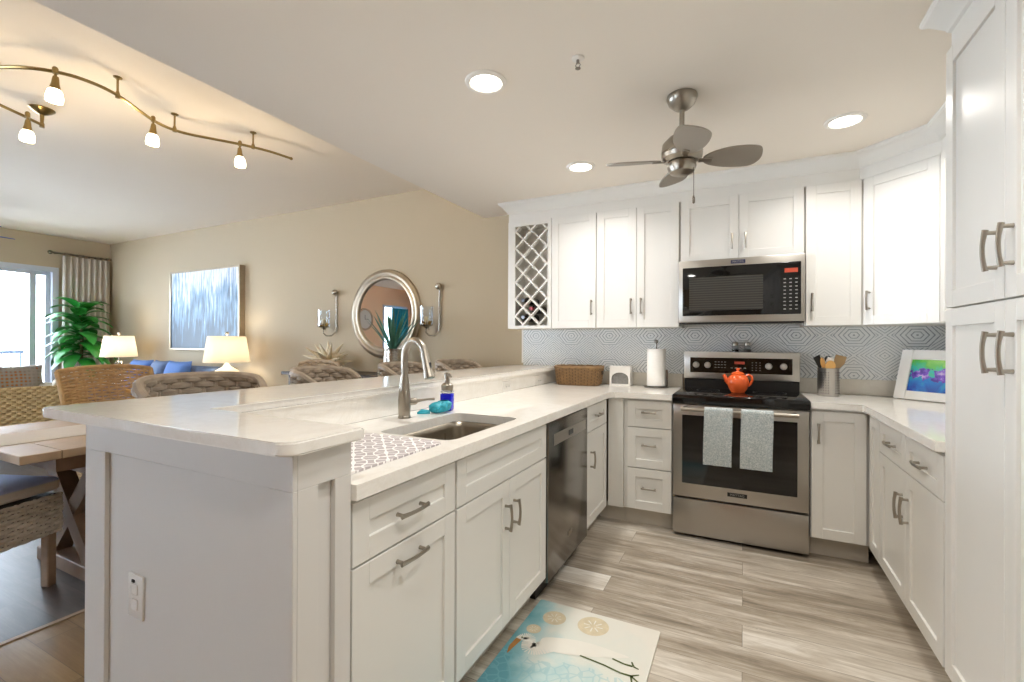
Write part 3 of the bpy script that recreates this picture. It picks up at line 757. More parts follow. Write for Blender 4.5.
# microwave
t = thing('microwave', 'stainless over-the-range microwave under the short cabinet', 'microwave', (-.03, 3.6, 1.388))
part('case', bx(-.4045, .3485, 3.45, 3.797, 1.392, 1.822), M['blackp'], t, smooth=False)
bm = B(); box(bm, -.4045, .3485, 3.425, 3.449, 1.395, 1.822, bev=.004, seg=2); fd = part('front_fascia', bm, M['steel_h'], t)
bm = B(); box(bm, -.378, .326, 3.418, 3.4245, 1.44, 1.772, bev=.004, seg=2); gl = part('door_glass', bm, M['black'], t)
bm = B(); box(bm, -.335, .115, 3.4162, 3.4178, 1.475, 1.70, bev=.0006)
g = G('microwave window mesh'); sz = g.n('SeparateXYZ', Vector=g.n('TexCoord').outputs['Object']).outputs[2]
g.set(Base_Color=g.mix(g.math('LESS_THAN', g.math('FRACT', g.math('DIVIDE', sz, .016)), .5), srgb('343433'), srgb('454440')), Roughness=.08)
part('door_window', bm, g.m, gl)
bm = B(); box(bm, .235, .308, 3.4162, 3.4176, 1.705, 1.732); part('display', bm, M['display_r'], gl, smooth=False)
bm = B()
for i in range(3):
    for j in range(9): box(bm, .230+i*.032, .243+i*.032, 3.4165, 3.4176, 1.47+j*.024, 1.475+j*.024)
part('key_legends', bm, M['keys'], gl, smooth=False)
bm = B(); box(bm, -.075, .012, 3.4225, 3.4247, 1.784, 1.808, bev=.0006); part('badge', bm, mat('navy badge', '20264a', .4), fd)
text('MAYTAG', .0165, facing((1, 0, 0), (0, -1, 0), (-.0315, 3.4219, 1.796)), M['keys'], fd)
part('vent_grille', bx(-.40, .344, 3.43, 3.449, 1.385, 1.3915), M['blackp'], t)

# ------------------------------------------------------------------ things on the counters
# wicker basket
BK = (-1.185, 3.60, .9145)
t = thing('basket', 'brown rectangular wicker basket in the counter corner', 'basket', BK, math.radians(3))
def ringpt(a, hx, hy, p=5.):
    c, s = math.cos(a), math.sin(a); k = (abs(c)**p+abs(s)**p)**(-1/p); return c*k*hx, s*k*hy
def bas(u, v):
    x, y = ringpt(2*PI*u, .165+.018*v, .105+.012*v); return V(x, y, .008+.132*v)
bm = B()
for j in range(11):
    v = (j+.5)/11; n = 96
    pts = []
    for i in range(n):
        p = bas(i/n, v); d = V(p.x, p.y, 0).normalized(); pts.append(p+d*(.0035*(1 if j % 2 else -1)*math.cos(PI*i/n*48)))
    tube(bm, pts, .0064, 6, closed=True)
part('woven_side', bm, M['wick_br'], t, local=True)
bm = B()
for k in range(48): tube(bm, [bas(k/48, 0), bas(k/48, .5), bas(k/48, 1)], .004, 5)
part('stake', bm, M['wick_dk'], t, local=True)
bm = B(); prism(bm, [ringpt(2*PI*i/48, .163, .103) for i in range(48)], 0, .008); part('base', bm, M['wick_br'], t, local=True)
bm = B()
for s in (-1, 1): tube(bm, [bas(i/96, 1)+V(0, 0, .004+.004*math.sin(i*PI/3+s)) for i in range(96)], .0085, 7, closed=True)
part('rim', bm, M['wick_br'], t, local=True)
for s in (-1, 1):
    bm = B(); box(bm, s*.189-.002, s*.189+.002, -.03, .03, .085, .115); part('handle_slot', bm, M['wick_dk'], t, local=True, smooth=False)
# napkin holder
t = thing('napkin_holder', 'white ceramic napkin holder with arched opening between basket and paper towels', 'napkin holder', (-.872, 3.71, .9145))
arcp = [(-.068, .012), (.068, .012)]+[(.068*math.cos(a), .055+.048*math.sin(a)) for a in [PI*i/12 for i in range(13)]]
bm = B(); T = Matrix(((1, 0, 0, -.872), (0, 0, 1, 3.70), (0, 1, 0, .9145), (0, 0, 0, 1)))
ov = [bm.verts.new(T @ Vector((x, y, -.035))) for x, y in rrect(-.082, .082, 0, .155, .008, 3)]; hv = [bm.verts.new(T @ Vector((x, y, -.035))) for x, y in arcp]
es = [bm.edges.new((L[i], L[(i+1) % len(L)])) for L in (ov, hv) for i in range(len(L))]
bmesh.ops.triangle_fill(bm, use_beauty=True, edges=es)
bmesh.ops.delete(bm, geom=[f for f in bm.faces if all(v in hv for v in f.verts)], context='FACES_ONLY')
r = bmesh.ops.extrude_face_region(bm, geom=bm.faces[:])
for v in r['geom']:
    if isinstance(v, bmesh.types.BMVert): v.co.y += .012
part('front_plate', bm, M['white'], t)
bm = B(); box(bm, -.954, -.79, 3.737, 3.749, .9145, 1.068, bev=.003); box(bm, -.95, -.794, 3.678, 3.736, .9145, .924); part('holder_body', bm, M['white'], t)
bm = B(); box(bm, -.945, -.80, 3.685, 3.733, .925, 1.012); part('napkin_stack', bm, mat('grey patterned napkins', '8d8b88', .9, var=.4, scale=60), t)
# paper towel holder
t = thing('paper_towel_holder', 'upright paper towel holder with dark base left of the range', 'paper towel holder', (-.592, 3.655, .9145))
c = TL(-.592, 3.655)
bm = B(); lathe(bm, [(.09, .9145), (.09, .922), (.085, .926), (.0, .926)], 32, c); part('base', bm, M['dark_steel'], t)
bm = B(); tube(bm, [V(-.592, 3.655, .926), V(-.592, 3.655, 1.25)], .006, 10); sphere(bm, V(-.592, 3.655, 1.262), .016); part('post', bm, M['dark_steel'], t)
bm = B(); tube(bm, [V(-.515, 3.655, .924), V(-.515, 3.655, 1.05)], .008, 10); part('tension_arm', bm, M['dark_steel'], t)
bm = B(); lathe(bm, [(.02, .9275), (.066, .9275), (.068, .93), (.068, 1.205), (.066, 1.208), (.02, 1.208)], 32, c, cap=False); lathe(bm, [(.02, 1.208), (.02, .9275)], 20, c, cap=False)
tag(part('paper_towel_roll', bm, M['paper']), 'white paper towel roll on the upright holder', 'paper towel roll')
# utensil crock
CK = (.497, 3.62, .9145)
t = thing('utensil_crock', 'perforated stainless steel utensil holder right of the range', 'utensil holder', CK)
c = Matrix.Translation(CK)
bm = B(); lathe(bm, [(0, 0), (.056, 0), (.0585, .004), (.0585, .172), (.0605, .175), (.0605, .18), (.056, .18), (.056, .006), (0, .006)], 36, c, cap=False); body = part('can', bm, M['steel'], t)
bm = B()
for k in range(26):
    a = 2*PI*k/26
    if k % 6 in (2, 3): continue
    for j in range(9): sphere(bm, Vector(CK)+V(.0585*math.cos(a), .0585*math.sin(a), .02+j*.0165), .0035, u=6, v=4)
part('perforation', bm, M['blackp'], body)
def utensil(name, label, base, tip, head, m, hm=None):
    b, tp = Vector(CK)+Vector(base), Vector(CK)+Vector(tip)
    t = thing(name, label, 'utensil', b, 0, 'utensils in the steel holder')
    bm = B(); d = (tp-b).normalized(); tube(bm, [b, b.lerp(tp, .5), tp], [.005, .0055, .0065], 8); part('handle', bm, m, t)
    side = d.cross(V(0, -1, 0)).normalized(); nrm = side.cross(d)
    T = Matrix(((side.x, d.x, nrm.x, tp.x), (side.y, d.y, nrm.y, tp.y), (side.z, d.z, nrm.z, tp.z), (0, 0, 0, 1)))
    bm = B(); prism(bm, head, -.0028, .0028, T); part('head', bm, hm or m, t)
ov_ = lambda rx, ry: [(rx*math.cos(2*PI*i/18), ry+ry*math.sin(2*PI*i/18)-.004) for i in range(18)]
utensil('slotted_spoon', 'light wooden slotted spoon at the front of the steel holder', (0, -.01, .01), (.003, -.048, .168), ov_(.028, .034), M['walnut'])
utensil('spatula', 'brown wooden spatula at the right of the steel holder', (.0, .01, .01), (.045, -.01, .18), [(-.012, 0), (.012, 0), (.03, .04), (.03, .085), (-.03, .085), (-.03, .04)], M['brownspoon'])
utensil('wooden_spoon', 'narrow tan wooden spoon at the left of the steel holder', (0, 0, .012), (-.03, -.03, .185), ov_(.013, .035), M['walnut'])
utensil('turner', 'black nylon turner leaning left in the steel holder', (.01, .02, .012), (-.045, 0, .185), [(-.01, 0), (.01, 0), (.022, .02), (.02, .08), (-.02, .07)], M['blackp'])
utensil('ladle', 'black ladle upright at the back of the steel holder', (-.02, .0, .012), (.0, .02, .22), ov_(.02, .022), M['blackp'])
utensil('pastry_brush', 'white headed brush behind the slotted spoon in the steel holder', (-.01, -.02, .012), (.004, -.02, .2), [(-.016, 0), (.016, 0), (.022, .035), (.012, .05), (-.012, .05), (-.022, .03)], M['walnut'], M['lin'])
# framed picture leaning on the wall
g = G('tropical picture'); oc = g.n('TexCoord').outputs['Object']; s = g.n('SeparateXYZ', Vector=oc)
n1 = g.n('TexNoise', Vector=g.n('Mapping', Vector=oc, Scale=(1, 1, 1)).outputs[0], Scale=14., Detail=5., Distortion=1.).outputs[0]
f = g.math('ADD', g.math('MULTIPLY', g.math('SUBTRACT', s.outputs[2], .035), 4.6), g.math('MULTIPLY', g.math('SUBTRACT', n1, .5), .9))
c1 = g.ramp(f, [(0., '0f3a9c'), (.3, '1c78c8'), (.55, '2fb5b0'), (.8, '55b84a'), (1., '8fcf55')])
n3 = g.n('TexNoise', Vector=oc, Scale=30., Detail=3.).outputs[0]
def spot(cx, cz):
    dx = g.math('MULTIPLY', g.math('SUBTRACT', s.outputs[0], cx), .75); dz = g.math('SUBTRACT', s.outputs[2], cz)
    return g.math('ADD', g.math('SQRT', g.math('ADD', g.math('MULTIPLY', dx, dx), g.math('MULTIPLY', dz, dz))), g.math('MULTIPLY', g.math('SUBTRACT', n3, .5), .12))
blob = g.math('LESS_THAN', g.math('MINIMUM', spot(.125, .15), spot(.235, .15)), .034)
g.set(Base_Color=g.mix(blob, c1, g.ramp(n3, [(.35, '3a1f8a'), (.5, '7a4fc8'), (.65, 'd9c4ee')])), Roughness=.25)
t = thing('framed_picture', 'white framed bright blue and green picture leaning at the counter corner', 'picture', (.835, 3.645, .921), math.radians(-44))
LEAN = Matrix.Rotation(math.radians(-17), 4, 'X')
bm = B(); W_, H_ = .40, .31
for a, b, c_, d in ((0, .062, 0, H_), (W_-.062, W_, 0, H_), (.062, W_-.062, 0, .052), (.062, W_-.062, H_-.06, H_)): box(bm, a, b, 0, .02, c_, d, bev=.003, T=LEAN)
part('frame', bm, M['white'], t, local=True)
part('backing', bx(.01, W_-.01, .0205, .024, .01, H_-.01, T=LEAN), M['wood'], t, local=True)
bm = B(); box(bm, .0625, W_-.0625, .008, .012, .0525, H_-.0605, T=LEAN); part('print', bm, g.m, t, local=True, smooth=False)

# ------------------------------------------------------------------ floor mat
def mat_paint():
    g = G('watercolour mat'); oc = g.n('TexCoord').outputs['Object']; s = g.n('SeparateXYZ', Vector=oc)
    n1 = g.n('TexNoise', Vector=oc, Scale=5., Detail=5., Distortion=.6).outputs[0]
    e = g.math('MULTIPLY', g.math('MINIMUM', 1., g.math('MULTIPLY', g.math('ADD', s.outputs[0], .29), 7.)), .42)
    f = g.math('ADD', g.math('ADD', e, g.math('ADD', g.math('MULTIPLY', s.outputs[0], .8), g.math('MULTIPLY', s.outputs[1], .8))), g.math('MULTIPLY', g.math('SUBTRACT', n1, .5), .9))
    f = g.math('ADD', f, .03)
    c = g.ramp(f, [(0., '5f9aa6'), (.2, '8fbac0'), (.38, 'b9d0d0'), (.55, 'd6dad2'), (.85, 'dedad0')])
    vo = g.n('TexVoronoi', {'feature': 'DISTANCE_TO_EDGE'}, Vector=oc, Scale=26.).outputs[0]
    ly = g.math('MULTIPLY', g.math('LESS_THAN', vo, .07), g.math('LESS_THAN', g.math('ADD', s.outputs[1], g.math('MULTIPLY', n1, .2)), .16))
    g.set(Base_Color=g.mix(g.math('MULTIPLY', ly, .35), c, srgb('7fb6c2')), Roughness=.85); return g.m
MX0, MX1, MY0, MY1 = -.872, -.315, 1.20, 2.08
bm = B(); prism(bm, rrect(MX0, MX1, MY0, MY1, .008, 2), .0005, .010)
top = .0104
def inlay(pts, mi, z=top):
    f = bm.faces.new([bm.verts.new((x, y, z)) for x, y in pts]); f.material_index = mi
    if f.normal.z < 0: f.normal_flip()
def ribbon(pts, ws, mi, z=top):
    for i in range(len(pts)-1):
        a, b = Vector(pts[i]), Vector(pts[i+1]); d = (b-a).normalized(); n = Vector((-d.y, d.x))
        inlay([a+n*ws[i], a-n*ws[i], b-n*ws[i+1], b+n*ws[i+1]], mi, z)
for (x, y), r in (((-.759, 1.965), .052), ((-.585, 1.985), .068), ((-.81, 1.85), .032)):
    inlay([(x+r*math.cos(2*PI*i/28), y+r*math.sin(2*PI*i/28)) for i in range(28)], 2, top)
    for k in range(8):
        a = 2*PI*k/8; inlay([(x+r*.2*math.cos(a-.15), y+r*.2*math.sin(a-.15)), (x+r*.62*math.cos(a-.07), y+r*.62*math.sin(a-.07)), (x+r*.62*math.cos(a+.07), y+r*.62*math.sin(a+.07)), (x+r*.2*math.cos(a+.15), y+r*.2*math.sin(a+.15))], 1, top+.0003)
def smooth_poly(ctrl, n=6):
    out = []; m = len(ctrl)
    for i in range(m):
        p0, p1, p2, p3 = [Vector(ctrl[(i+k-1) % m]) for k in range(4)]
        for j in range(n):
            s_ = j/n; out.append(tuple(.5*((2*p1)+(-p0+p2)*s_+(2*p0-5*p1+4*p2-p3)*s_*s_+(-p0+3*p1-3*p2+p3)*s_**3)))
    return out
inlay(smooth_poly([(-.75, 1.81), (-.66, 1.85), (-.56, 1.865), (-.46, 1.86), (-.40, 1.85), (-.47, 1.815), (-.57, 1.775), (-.66, 1.75), (-.73, 1.755)]), 1, top+.0004)
def smooth_line(c, n=6):
    out = []
    for i in range(len(c)-1):
        p0, p1, p2, p3 = [Vector(c[min(max(i+k-1, 0), len(c)-1)]) for k in range(4)]
        for j in range(n): s_ = j/n; out.append(.5*((2*p1)+(-p0+p2)*s_+(2*p0-5*p1+4*p2-p3)*s_*s_+(-p0+3*p1-3*p2+p3)*s_**3))
    return out+[Vector(c[-1])]
nk = smooth_line([(-.70, 1.80), (-.76, 1.77), (-.785, 1.73), (-.765, 1.69), (-.755, 1.72), (-.79, 1.765), (-.825, 1.765), (-.838, 1.735)])
nk = smooth_line([(-.69, 1.80), (-.735, 1.745), (-.77, 1.725), (-.79, 1.75), (-.80, 1.785), (-.825, 1.785), (-.84, 1.755)])
ribbon(nk, [.03*(1-i/len(nk))+.013 for i in range(len(nk))], 1, top+.0005)
ribbon([(-.838, 1.76), (-.845, 1.70), (-.842, 1.66)], [.013, .010, .002], 3, top+.0008)
ribbon([(-.577, 1.775), (-.48, 1.765), (-.41, 1.75), (-.363, 1.752)], [.004, .004, .004, .005], 4, top+.0006)
ribbon([(-.457, 1.815), (-.41, 1.805), (-.377, 1.806)], [.004, .004, .005], 4, top+.0006)
for a in ((-.345, 1.77), (-.352, 1.80), (-.34, 1.73), (-.36, 1.715), (-.385, 1.83)): ribbon([(-.372, 1.752 if a[1] < 1.79 else 1.806), a], [.004, .003], 4, top+.0006)
ribbon([(-.833, 1.772), (-.826, 1.776)], [.004, .004], 4, top+.0009)
solo('kitchen_mat', bm, [mat_paint(), mat('mat white paint', 'e2dfd6', .85), mat('mat sand paint', 'd0c3a6', .85, var=.2, scale=40), mat('mat beak paint', 'a8763a', .85), mat('mat olive paint', '4f5a2c', .85)],
     'teal and cream kitchen floor mat with a white wading bird before the sink', 'mat', (-.59, 1.64, .0005), smooth=False)

# ------------------------------------------------------------------ ceiling things of the kitchen
def downlight(x, y, label):
    t = thing('recessed_light', label, 'ceiling light', (x, y, KC-.0125), 0, 'recessed ceiling lights')
    bm = B(); lathe(bm, [(.0705, KC-.0005), (.0705, KC-.008), (.076, KC-.011), (.092, KC-.006), (.095, KC-.0005)], 40, TL(x, y), cap=False); part('trim_ring', bm, M['white'], t)
    bm = B(); lathe(bm, [(0, KC-.004), (.070, KC-.004), (.070, KC-.0008), (0, KC-.0008)], 40, TL(x, y), cap=False); part('diffuser', bm, M['bulb'], t)
    lamp('AREA', 'lamp_light', (x, y, KC-.014), DOWN_P, (1, .965, .91), .13, spread=math.radians(145), parent=t)
downlight(-1.038, 1.811, 'recessed ceiling light nearest the ceiling edge, before the fan')
downlight(-.97, 2.96, 'recessed ceiling light left of the fan near the wall cabinets')
downlight(.475, 2.95, 'recessed ceiling light right of the fan near the corner cabinet')
downlight(.2, 1.0, 'added unseen recessed ceiling light over the floor before the pantry'); downlight(-.3, .25, 'added unseen recessed ceiling light above the peninsula end')  # two fill lamps added out of frame to brighten floor and lower cabinets
t = thing('sprinkler', 'small ceiling fire sprinkler head near the recessed light', 'sprinkler', (-.611, 1.824, KC))
bm = B(); lathe(bm, [(.026, KC-.0005), (.025, KC-.005), (.013, KC-.009), (0, KC-.009)], 24, TL(-.611, 1.824)); part('escutcheon', bm, M['white'], t)
bm = B(); c = V(-.611, 1.824, KC); tube(bm, [c-V(0, 0, .009), c-V(0, 0, .022)], .0065, 10)
for s in (-1, 1): tube(bm, [c+V(s*.005, 0, -.02), c+V(s*.010, 0, -.03), c+V(s*.003, 0, -.042)], .0018, 6)
lathe(bm, [(.011, KC-.044), (.011, KC-.042), (0, KC-.042)], 14, TL(-.611, 1.824)); part('deflector', bm, M['dark_steel'], t)
# ceiling fan
FC = (-.262, 2.32)
t = thing('ceiling_fan', 'small brushed nickel ceiling fan with four grey blades', 'ceiling fan', (FC[0], FC[1], 2.0))
c = TL(*FC)
bm = B(); lathe(bm, [(.068, KC-.0005), (.07, KC-.012), (.06, KC-.04), (.036, KC-.062), (.02, KC-.07), (0, KC-.07)], 32, c); part('canopy', bm, M['nickel'], t)
bm = B(); tube(bm, [V(*FC, KC-.07), V(*FC, 2.235)], .0115, 12); part('downrod', bm, M['nickel'], t)
bm = B(); lathe(bm, [(0, 2.238), (.03, 2.238), (.06, 2.225), (.088, 2.195), (.092, 2.17), (.094, 2.155), (.09, 2.15), (.094, 2.145), (.09, 2.125), (.07, 2.11), (0, 2.108)], 36, c); part('motor_housing', bm, M['nickel'], t)
bm = B(); lathe(bm, [(.062, 2.107), (.064, 2.10), (.066, 2.085), (.055, 2.06), (.03, 2.048), (0, 2.046)], 32, c); part('switch_housing', bm, M['nickel'], t)
bm = B(); tube(bm, [V(FC[0]+.055, FC[1]-.02, 2.075), V(FC[0]+.055, FC[1]-.02, 1.935)], .0016, 6); lathe(bm, [(.002, 1.94), (.006, 1.93), (.006, 1.905), (0, 1.9)], 10, TL(FC[0]+.055, FC[1]-.02)); part('pull_chain', bm, M['dark_steel'], t)
blade = smooth_poly([(.10, -.022), (.16, -.062), (.25, -.078), (.325, -.066), (.347, -.02), (.345, .03), (.31, .066), (.22, .068), (.14, .048), (.10, .02)], 5)
for k in range(4):
    a = math.radians(16+90*k)
    T = Matrix.Translation((FC[0], FC[1], 2.118)) @ Matrix.Rotation(a, 4, 'Z') @ Matrix.Rotation(math.radians(-16), 4, 'X')
    bm = B(); prism(bm, blade, -.003, .003, T); bl = part('blade', bm, M['bladeu'], t)
    bm = B(); box(bm, .075, .135, -.014, .014, -.0085, -.0035, bev=.002, T=T); part('blade_iron', bm, M['nickel'], bl)

# ------------------------------------------------------------------ track lighting over the dining area
def track_head(x, y, zr, parent, tilt, power=4.5):
    c = V(x, y, zr)
    bm = B(); tube(bm, [c+V(0, 0, .016), c+V(0, 0, -.012)], .013, 10); sphere(bm, c+V(0, 0, .014), .013)
    tube(bm, [c+V(0, 0, -.01), c+V(tilt*.01, 0, -.035)], .0065, 8)
    T = Matrix.Translation(c+V(tilt*.01, 0, -.035)) @ Matrix.Rotation(tilt*.22, 4, 'Y') @ Matrix.Rotation(PI, 4, 'X')
    lathe(bm, [(0, -.008), (.012, -.006), (.015, .01), (.017, .03), (.023, .056), (.024, .06)], 18, T)
    h = part('lamp_head', bm, M['bronze'], parent)
    bm = B(); lathe(bm, [(.0235, .0605), (.03, .07), (.036, .095), (.037, .115), (.034, .128), (.028, .13), (0, .126)], 20, T); part('glass_shade', bm, M['shade_e'], h)
    p = T @ Vector((0, 0, .16)); lamp('POINT', 'lamp_light', p, power, (1, .80, .52), .035, parent=parent)
def mount(x, y, zr, parent):
    bm = B(); lathe(bm, [(.022, LC-.0005), (.022, LC-.006), (.008, LC-.012), (.006, LC-.02), (.006, zr+.03), (.012, zr+.012), (.012, zr-.012), (0, zr-.013)], 14, TL(x, y)); part('standoff', bm, M['bronze'], parent)
ZR = 2.69
path = [(-3.75, .86), (-3.503, .978), (-3.36, 1.06), (-3.275, 1.16), (-3.252, 1.25), (-3.262, 1.34), (-3.305, 1.44), (-3.385, 1.56), (-3.445, 1.66), (-3.475, 1.76), (-3.455, 1.87), (-3.39, 1.98), (-3.32, 2.09), (-3.26, 2.2), (-3.21, 2.33), (-3.184, 2.484)]
t = thing('track_light', 'curving brass track light with three glowing heads over the dining area', 'track light', (-3.35, 1.6, ZR))
bm = B(); tube(bm, [V(p.x, p.y, ZR) for p in smooth_line(path, 5)], .0095, 8); sphere(bm, V(-3.184, 2.486, ZR), .012); part('rail', bm, M['bronze'], t)
for x, y in ((-3.29, 1.40), (-3.472, 1.80), (-3.252, 2.215), (-3.62, .92)): mount(x, y, ZR, t)
for x, y, tl in ((-3.292, 1.125, .6), (-3.438, 1.655, .5), (-3.29, 2.14, -.3)): track_head(x, y, ZR, t, tl)
t = thing('track_light', 'second brass track with round canopy at the left edge', 'track light', (-4.1, 1.25, ZR))
bm = B(); tube(bm, [V(-3.86, .62, ZR), V(-3.97, .92, ZR), V(-4.067, 1.137, ZR), V(-4.12, 1.245, ZR), V(-4.19, 1.365, ZR)], .0095, 8); part('rail', bm, M['bronze'], t)
bm = B(); lathe(bm, [(.066, LC-.0005), (.066, LC-.006), (.05, LC-.02), (.025, LC-.035), (.012, LC-.04), (.009, ZR+.02), (.013, ZR+.012), (.013, ZR-.014), (0, ZR-.015)], 28, TL(-4.2, 1.37)); part('canopy', bm, M['bronze'], t)
track_head(-4.10, 1.27, ZR, t, .4)

# ------------------------------------------------------------------ back wall: art, mirror, sconces
g = G('blue drip painting'); oc = g.n('TexCoord').outputs['Object']; s = g.n('SeparateXYZ', Vector=oc)
st = g.n('Mapping', Vector=oc, Scale=(15, 1, 1.3)).outputs[0]; n1 = g.n('TexNoise', Vector=st, Scale=1.6, Detail=5., Roughness=.6).outputs[0]
st2 = g.n('Mapping', Vector=oc, Scale=(38, 1, 2.6)).outputs[0]; n2 = g.n('TexNoise', Vector=st2, Scale=1.8, Detail=3.).outputs[0]
n4 = g.n('TexNoise', Vector=oc, Scale=2.2, Detail=2.).outputs[0]
f = g.math('ADD', g.math('ADD', g.math('MULTIPLY', n1, 1.5), g.math('MULTIPLY', n4, .8)), g.math('ADD', g.math('MULTIPLY', n2, 1.1), g.math('MULTIPLY', g.math('SUBTRACT', s.outputs[2], .52), .8)))
g.set(Base_Color=g.ramp(g.math('SUBTRACT', f, 1.36), [(.15, '3d5468'), (.34, '6f93b4'), (.5, '86a8c8'), (.62, 'c9d9e8'), (.75, 'f3f6f9')]), Roughness=.5)
t = thing('wall_art', 'large blue and white abstract drip painting in a thin silver frame', 'painting', (-6.6, WY, 1.15))
bm = B(); box(bm, -7.26, -5.745, 3.735, 3.775, 1.152, 2.20); part('canvas', bm, g.m, t, smooth=False)
bm = B()
for a, b, c, d in ((-7.285, -7.26, 1.128, 2.225), (-5.745, -5.72, 1.128, 2.225), (-7.26, -5.745, 2.20, 2.225), (-7.26, -5.745, 1.128, 1.152)): box(bm, a, b, 3.722, WY-.001, c, d, bev=.003)
part('frame', bm, M['champagne'], t)
MC = V(-3.385, WY-.001, 1.545)
TM = Matrix(((1, 0, 0, MC.x), (0, 0, -1, MC.y), (0, 1, 0, MC.z), (0, 0, 0, 1)))
t = thing('wall_mirror', 'round wall mirror in a ribbed champagne frame between two sconces', 'mirror', MC)
bm = B(); lathe(bm, [(.36, .001), (.36, .018), (.372, .03), (.39, .033), (.402, .024), (.408, .024), (.42, .036), (.44, .036), (.45, .026), (.456, .024), (.468, .02), (.472, .001)], 72, TM, cap=False); part('frame', bm, M['champagne'], t, angle=60)
bm = B(); lathe(bm, [(0, .002), (.362, .002), (.362, .010), (0, .010)], 72, TM, cap=False); part('mirror_glass', bm, M['mirror'], t)
def sconce(x, label):
    t = thing('wall_sconce', label, 'sconce', (x, WY, 1.31), 0, 'candle sconces beside the mirror')
    bm = B(); y = WY-.016
    tube(bm, [V(x, y, 1.78), V(x, y, 1.42), V(x, y-.01, 1.36), V(x-.02, y-.05, 1.315), V(x-.06, y-.085, 1.315), V(x-.09, y-.10, 1.345), V(x-.085, y-.10, 1.385), V(x-.06, y-.10, 1.39), V(x-.052, y-.10, 1.37)], [.009, .009, .009, .008, .007, .006, .006, .005, .005], 8)
    part('arm', bm, M['silver'], t)
    bm = B(); sphere(bm, V(x, WY-.036, 1.80), .034); part('finial', bm, M['silver'], t)
    bm = B(); cx, cy = x-.085, y-.10; lathe(bm, [(.012, 1.386), (.03, 1.40), (.06, 1.412), (.066, 1.42), (.06, 1.421), (0, 1.415)], 24, TL(cx, cy)); part('candle_cup', bm, M['silver'], t)
    bm = B()
    for k in range(7):
        a = 2*PI*k/7; tube(bm, [V(cx, cy, 1.415), V(cx+.03*math.cos(a), cy+.03*math.sin(a), 1.43), V(cx+.05*math.cos(a), cy+.05*math.sin(a), 1.46)], [.012, .02, .004], 6, flat=.3)
    part('leaf_ornament', bm, M['gold'], t)
    bm = B(); lathe(bm, [(.02, 1.4215), (.02, 1.50)], 14, TL(cx, cy)); part('candle', bm, mat('ivory wax', 'e8d7b0', .6), t)
    bm = B(); lathe(bm, [(.062, 1.4225), (.064, 1.60), (.061, 1.60), (.059, 1.4225)], 28, TL(cx, cy), cap=False); part('glass_chimney', bm, M['pane_c'], t)
sconce(-4.09, 'silver candle sconce on the wall left of the round mirror'); sconce(-2.685, 'silver candle sconce on the wall right of the round mirror')
# clock across the room, seen in the mirror
t = thing('wall_clock', 'round pale wall clock reflected in the mirror', 'clock', (XLW, -1.85, 1.55))
TC = Matrix(((0, 0, 1, XLW+.001), (1, 0, 0, -1.85), (0, 1, 0, 1.85), (0, 0, 0, 1)))
bm = B(); lathe(bm, [(.25, .001), (.25, .03), (.29, .035), (.30, .001)], 48, TC, cap=False); part('rim', bm, M['woodl'], t)
bm = B(); lathe(bm, [(0, .004), (.25, .004), (.25, .012), (0, .012)], 48, TC, cap=False); part('dial', bm, M['lin'], t)
bm = B(); box(bm, -.006, .006, 0, .12, .013, .017, T=TC); box(bm, -.14, 0, -.004, .004, .013, .017, T=TC); part('hand', bm, M['blackp'], t)
# teal drape in the second doorway
bm = B(); grid(bm, lambda u, v: V(XLW+.09+.025*math.sin(u*40), -3.55+.75*u, .03+2.2*v), 60, 2)
o = solo('curtain', bm, M['tealcloth'], 'teal drape in the doorway reflected in the mirror', 'curtain', (XLW+.09, -3.2, .03), angle=80)
md = o.modifiers.new('s', 'SOLIDIFY'); md.thickness = .004

# ------------------------------------------------------------------ console, starburst and vase
t = thing('console_table', 'dark wooden console table against the wall under the mirror', 'console table', (-3.4, 3.58, 0))
part('table_top', bx(-4.45, -2.45, 3.36, 3.785, .895, .93, bev=.004), M['darkwood'], t)
part('apron', bx(-4.38, -2.52, 3.40, 3.75, .78, .895), M['darkwood'], t)
for x in (-4.38, -2.58):
    for y in (3.40, 3.69): part('leg', bx(x, x+.06, y, y+.06, 0, .78), M['darkwood'], t)
part('lower_shelf', bx(-4.32, -2.58, 3.42, 3.73, .15, .18), M['darkwood'], t)
bm = B(); c0 = V(-3.955, 3.55, 1.035); rnd = random.Random(3)
dirs = []
for i in range(34):
    z = 1-2*(i+.5)/34; a = i*2.39996; r = math.sqrt(1-z*z); dirs.append(V(r*math.cos(a), r*math.sin(a), z))
for d in dirs:
    L = .19+.10*rnd.random()
    if d.z < -.3: L = min(L, .1/abs(d.z))
    tube(bm, [c0+d*.02, c0+d*L*.45, c0+d*L], [.022, .027, .003], 6)
sphere(bm, c0, .05)
solo('starburst_ornament', bm, M['shell'], 'cream spiky starburst ornament on the console left of the mirror', 'ornament', (-3.955, 3.55, .931))
t = thing('potted_agave', 'spiky green plant in a hammered silver vase before the mirror', 'potted plant', (-3.03, 3.50, .9305))
c = TL(-3.03, 3.50)
bm = B(); lathe(bm, [(.05, .9305), (.075, .95), (.088, 1.01), (.09, 1.08), (.084, 1.15), (.088, 1.185), (.08, 1.185), (.076, 1.15), (0, 1.14)], 28, c, cap=False); part('vase', bm, M['silver'], t)
bm = B(); rnd = random.Random(5)
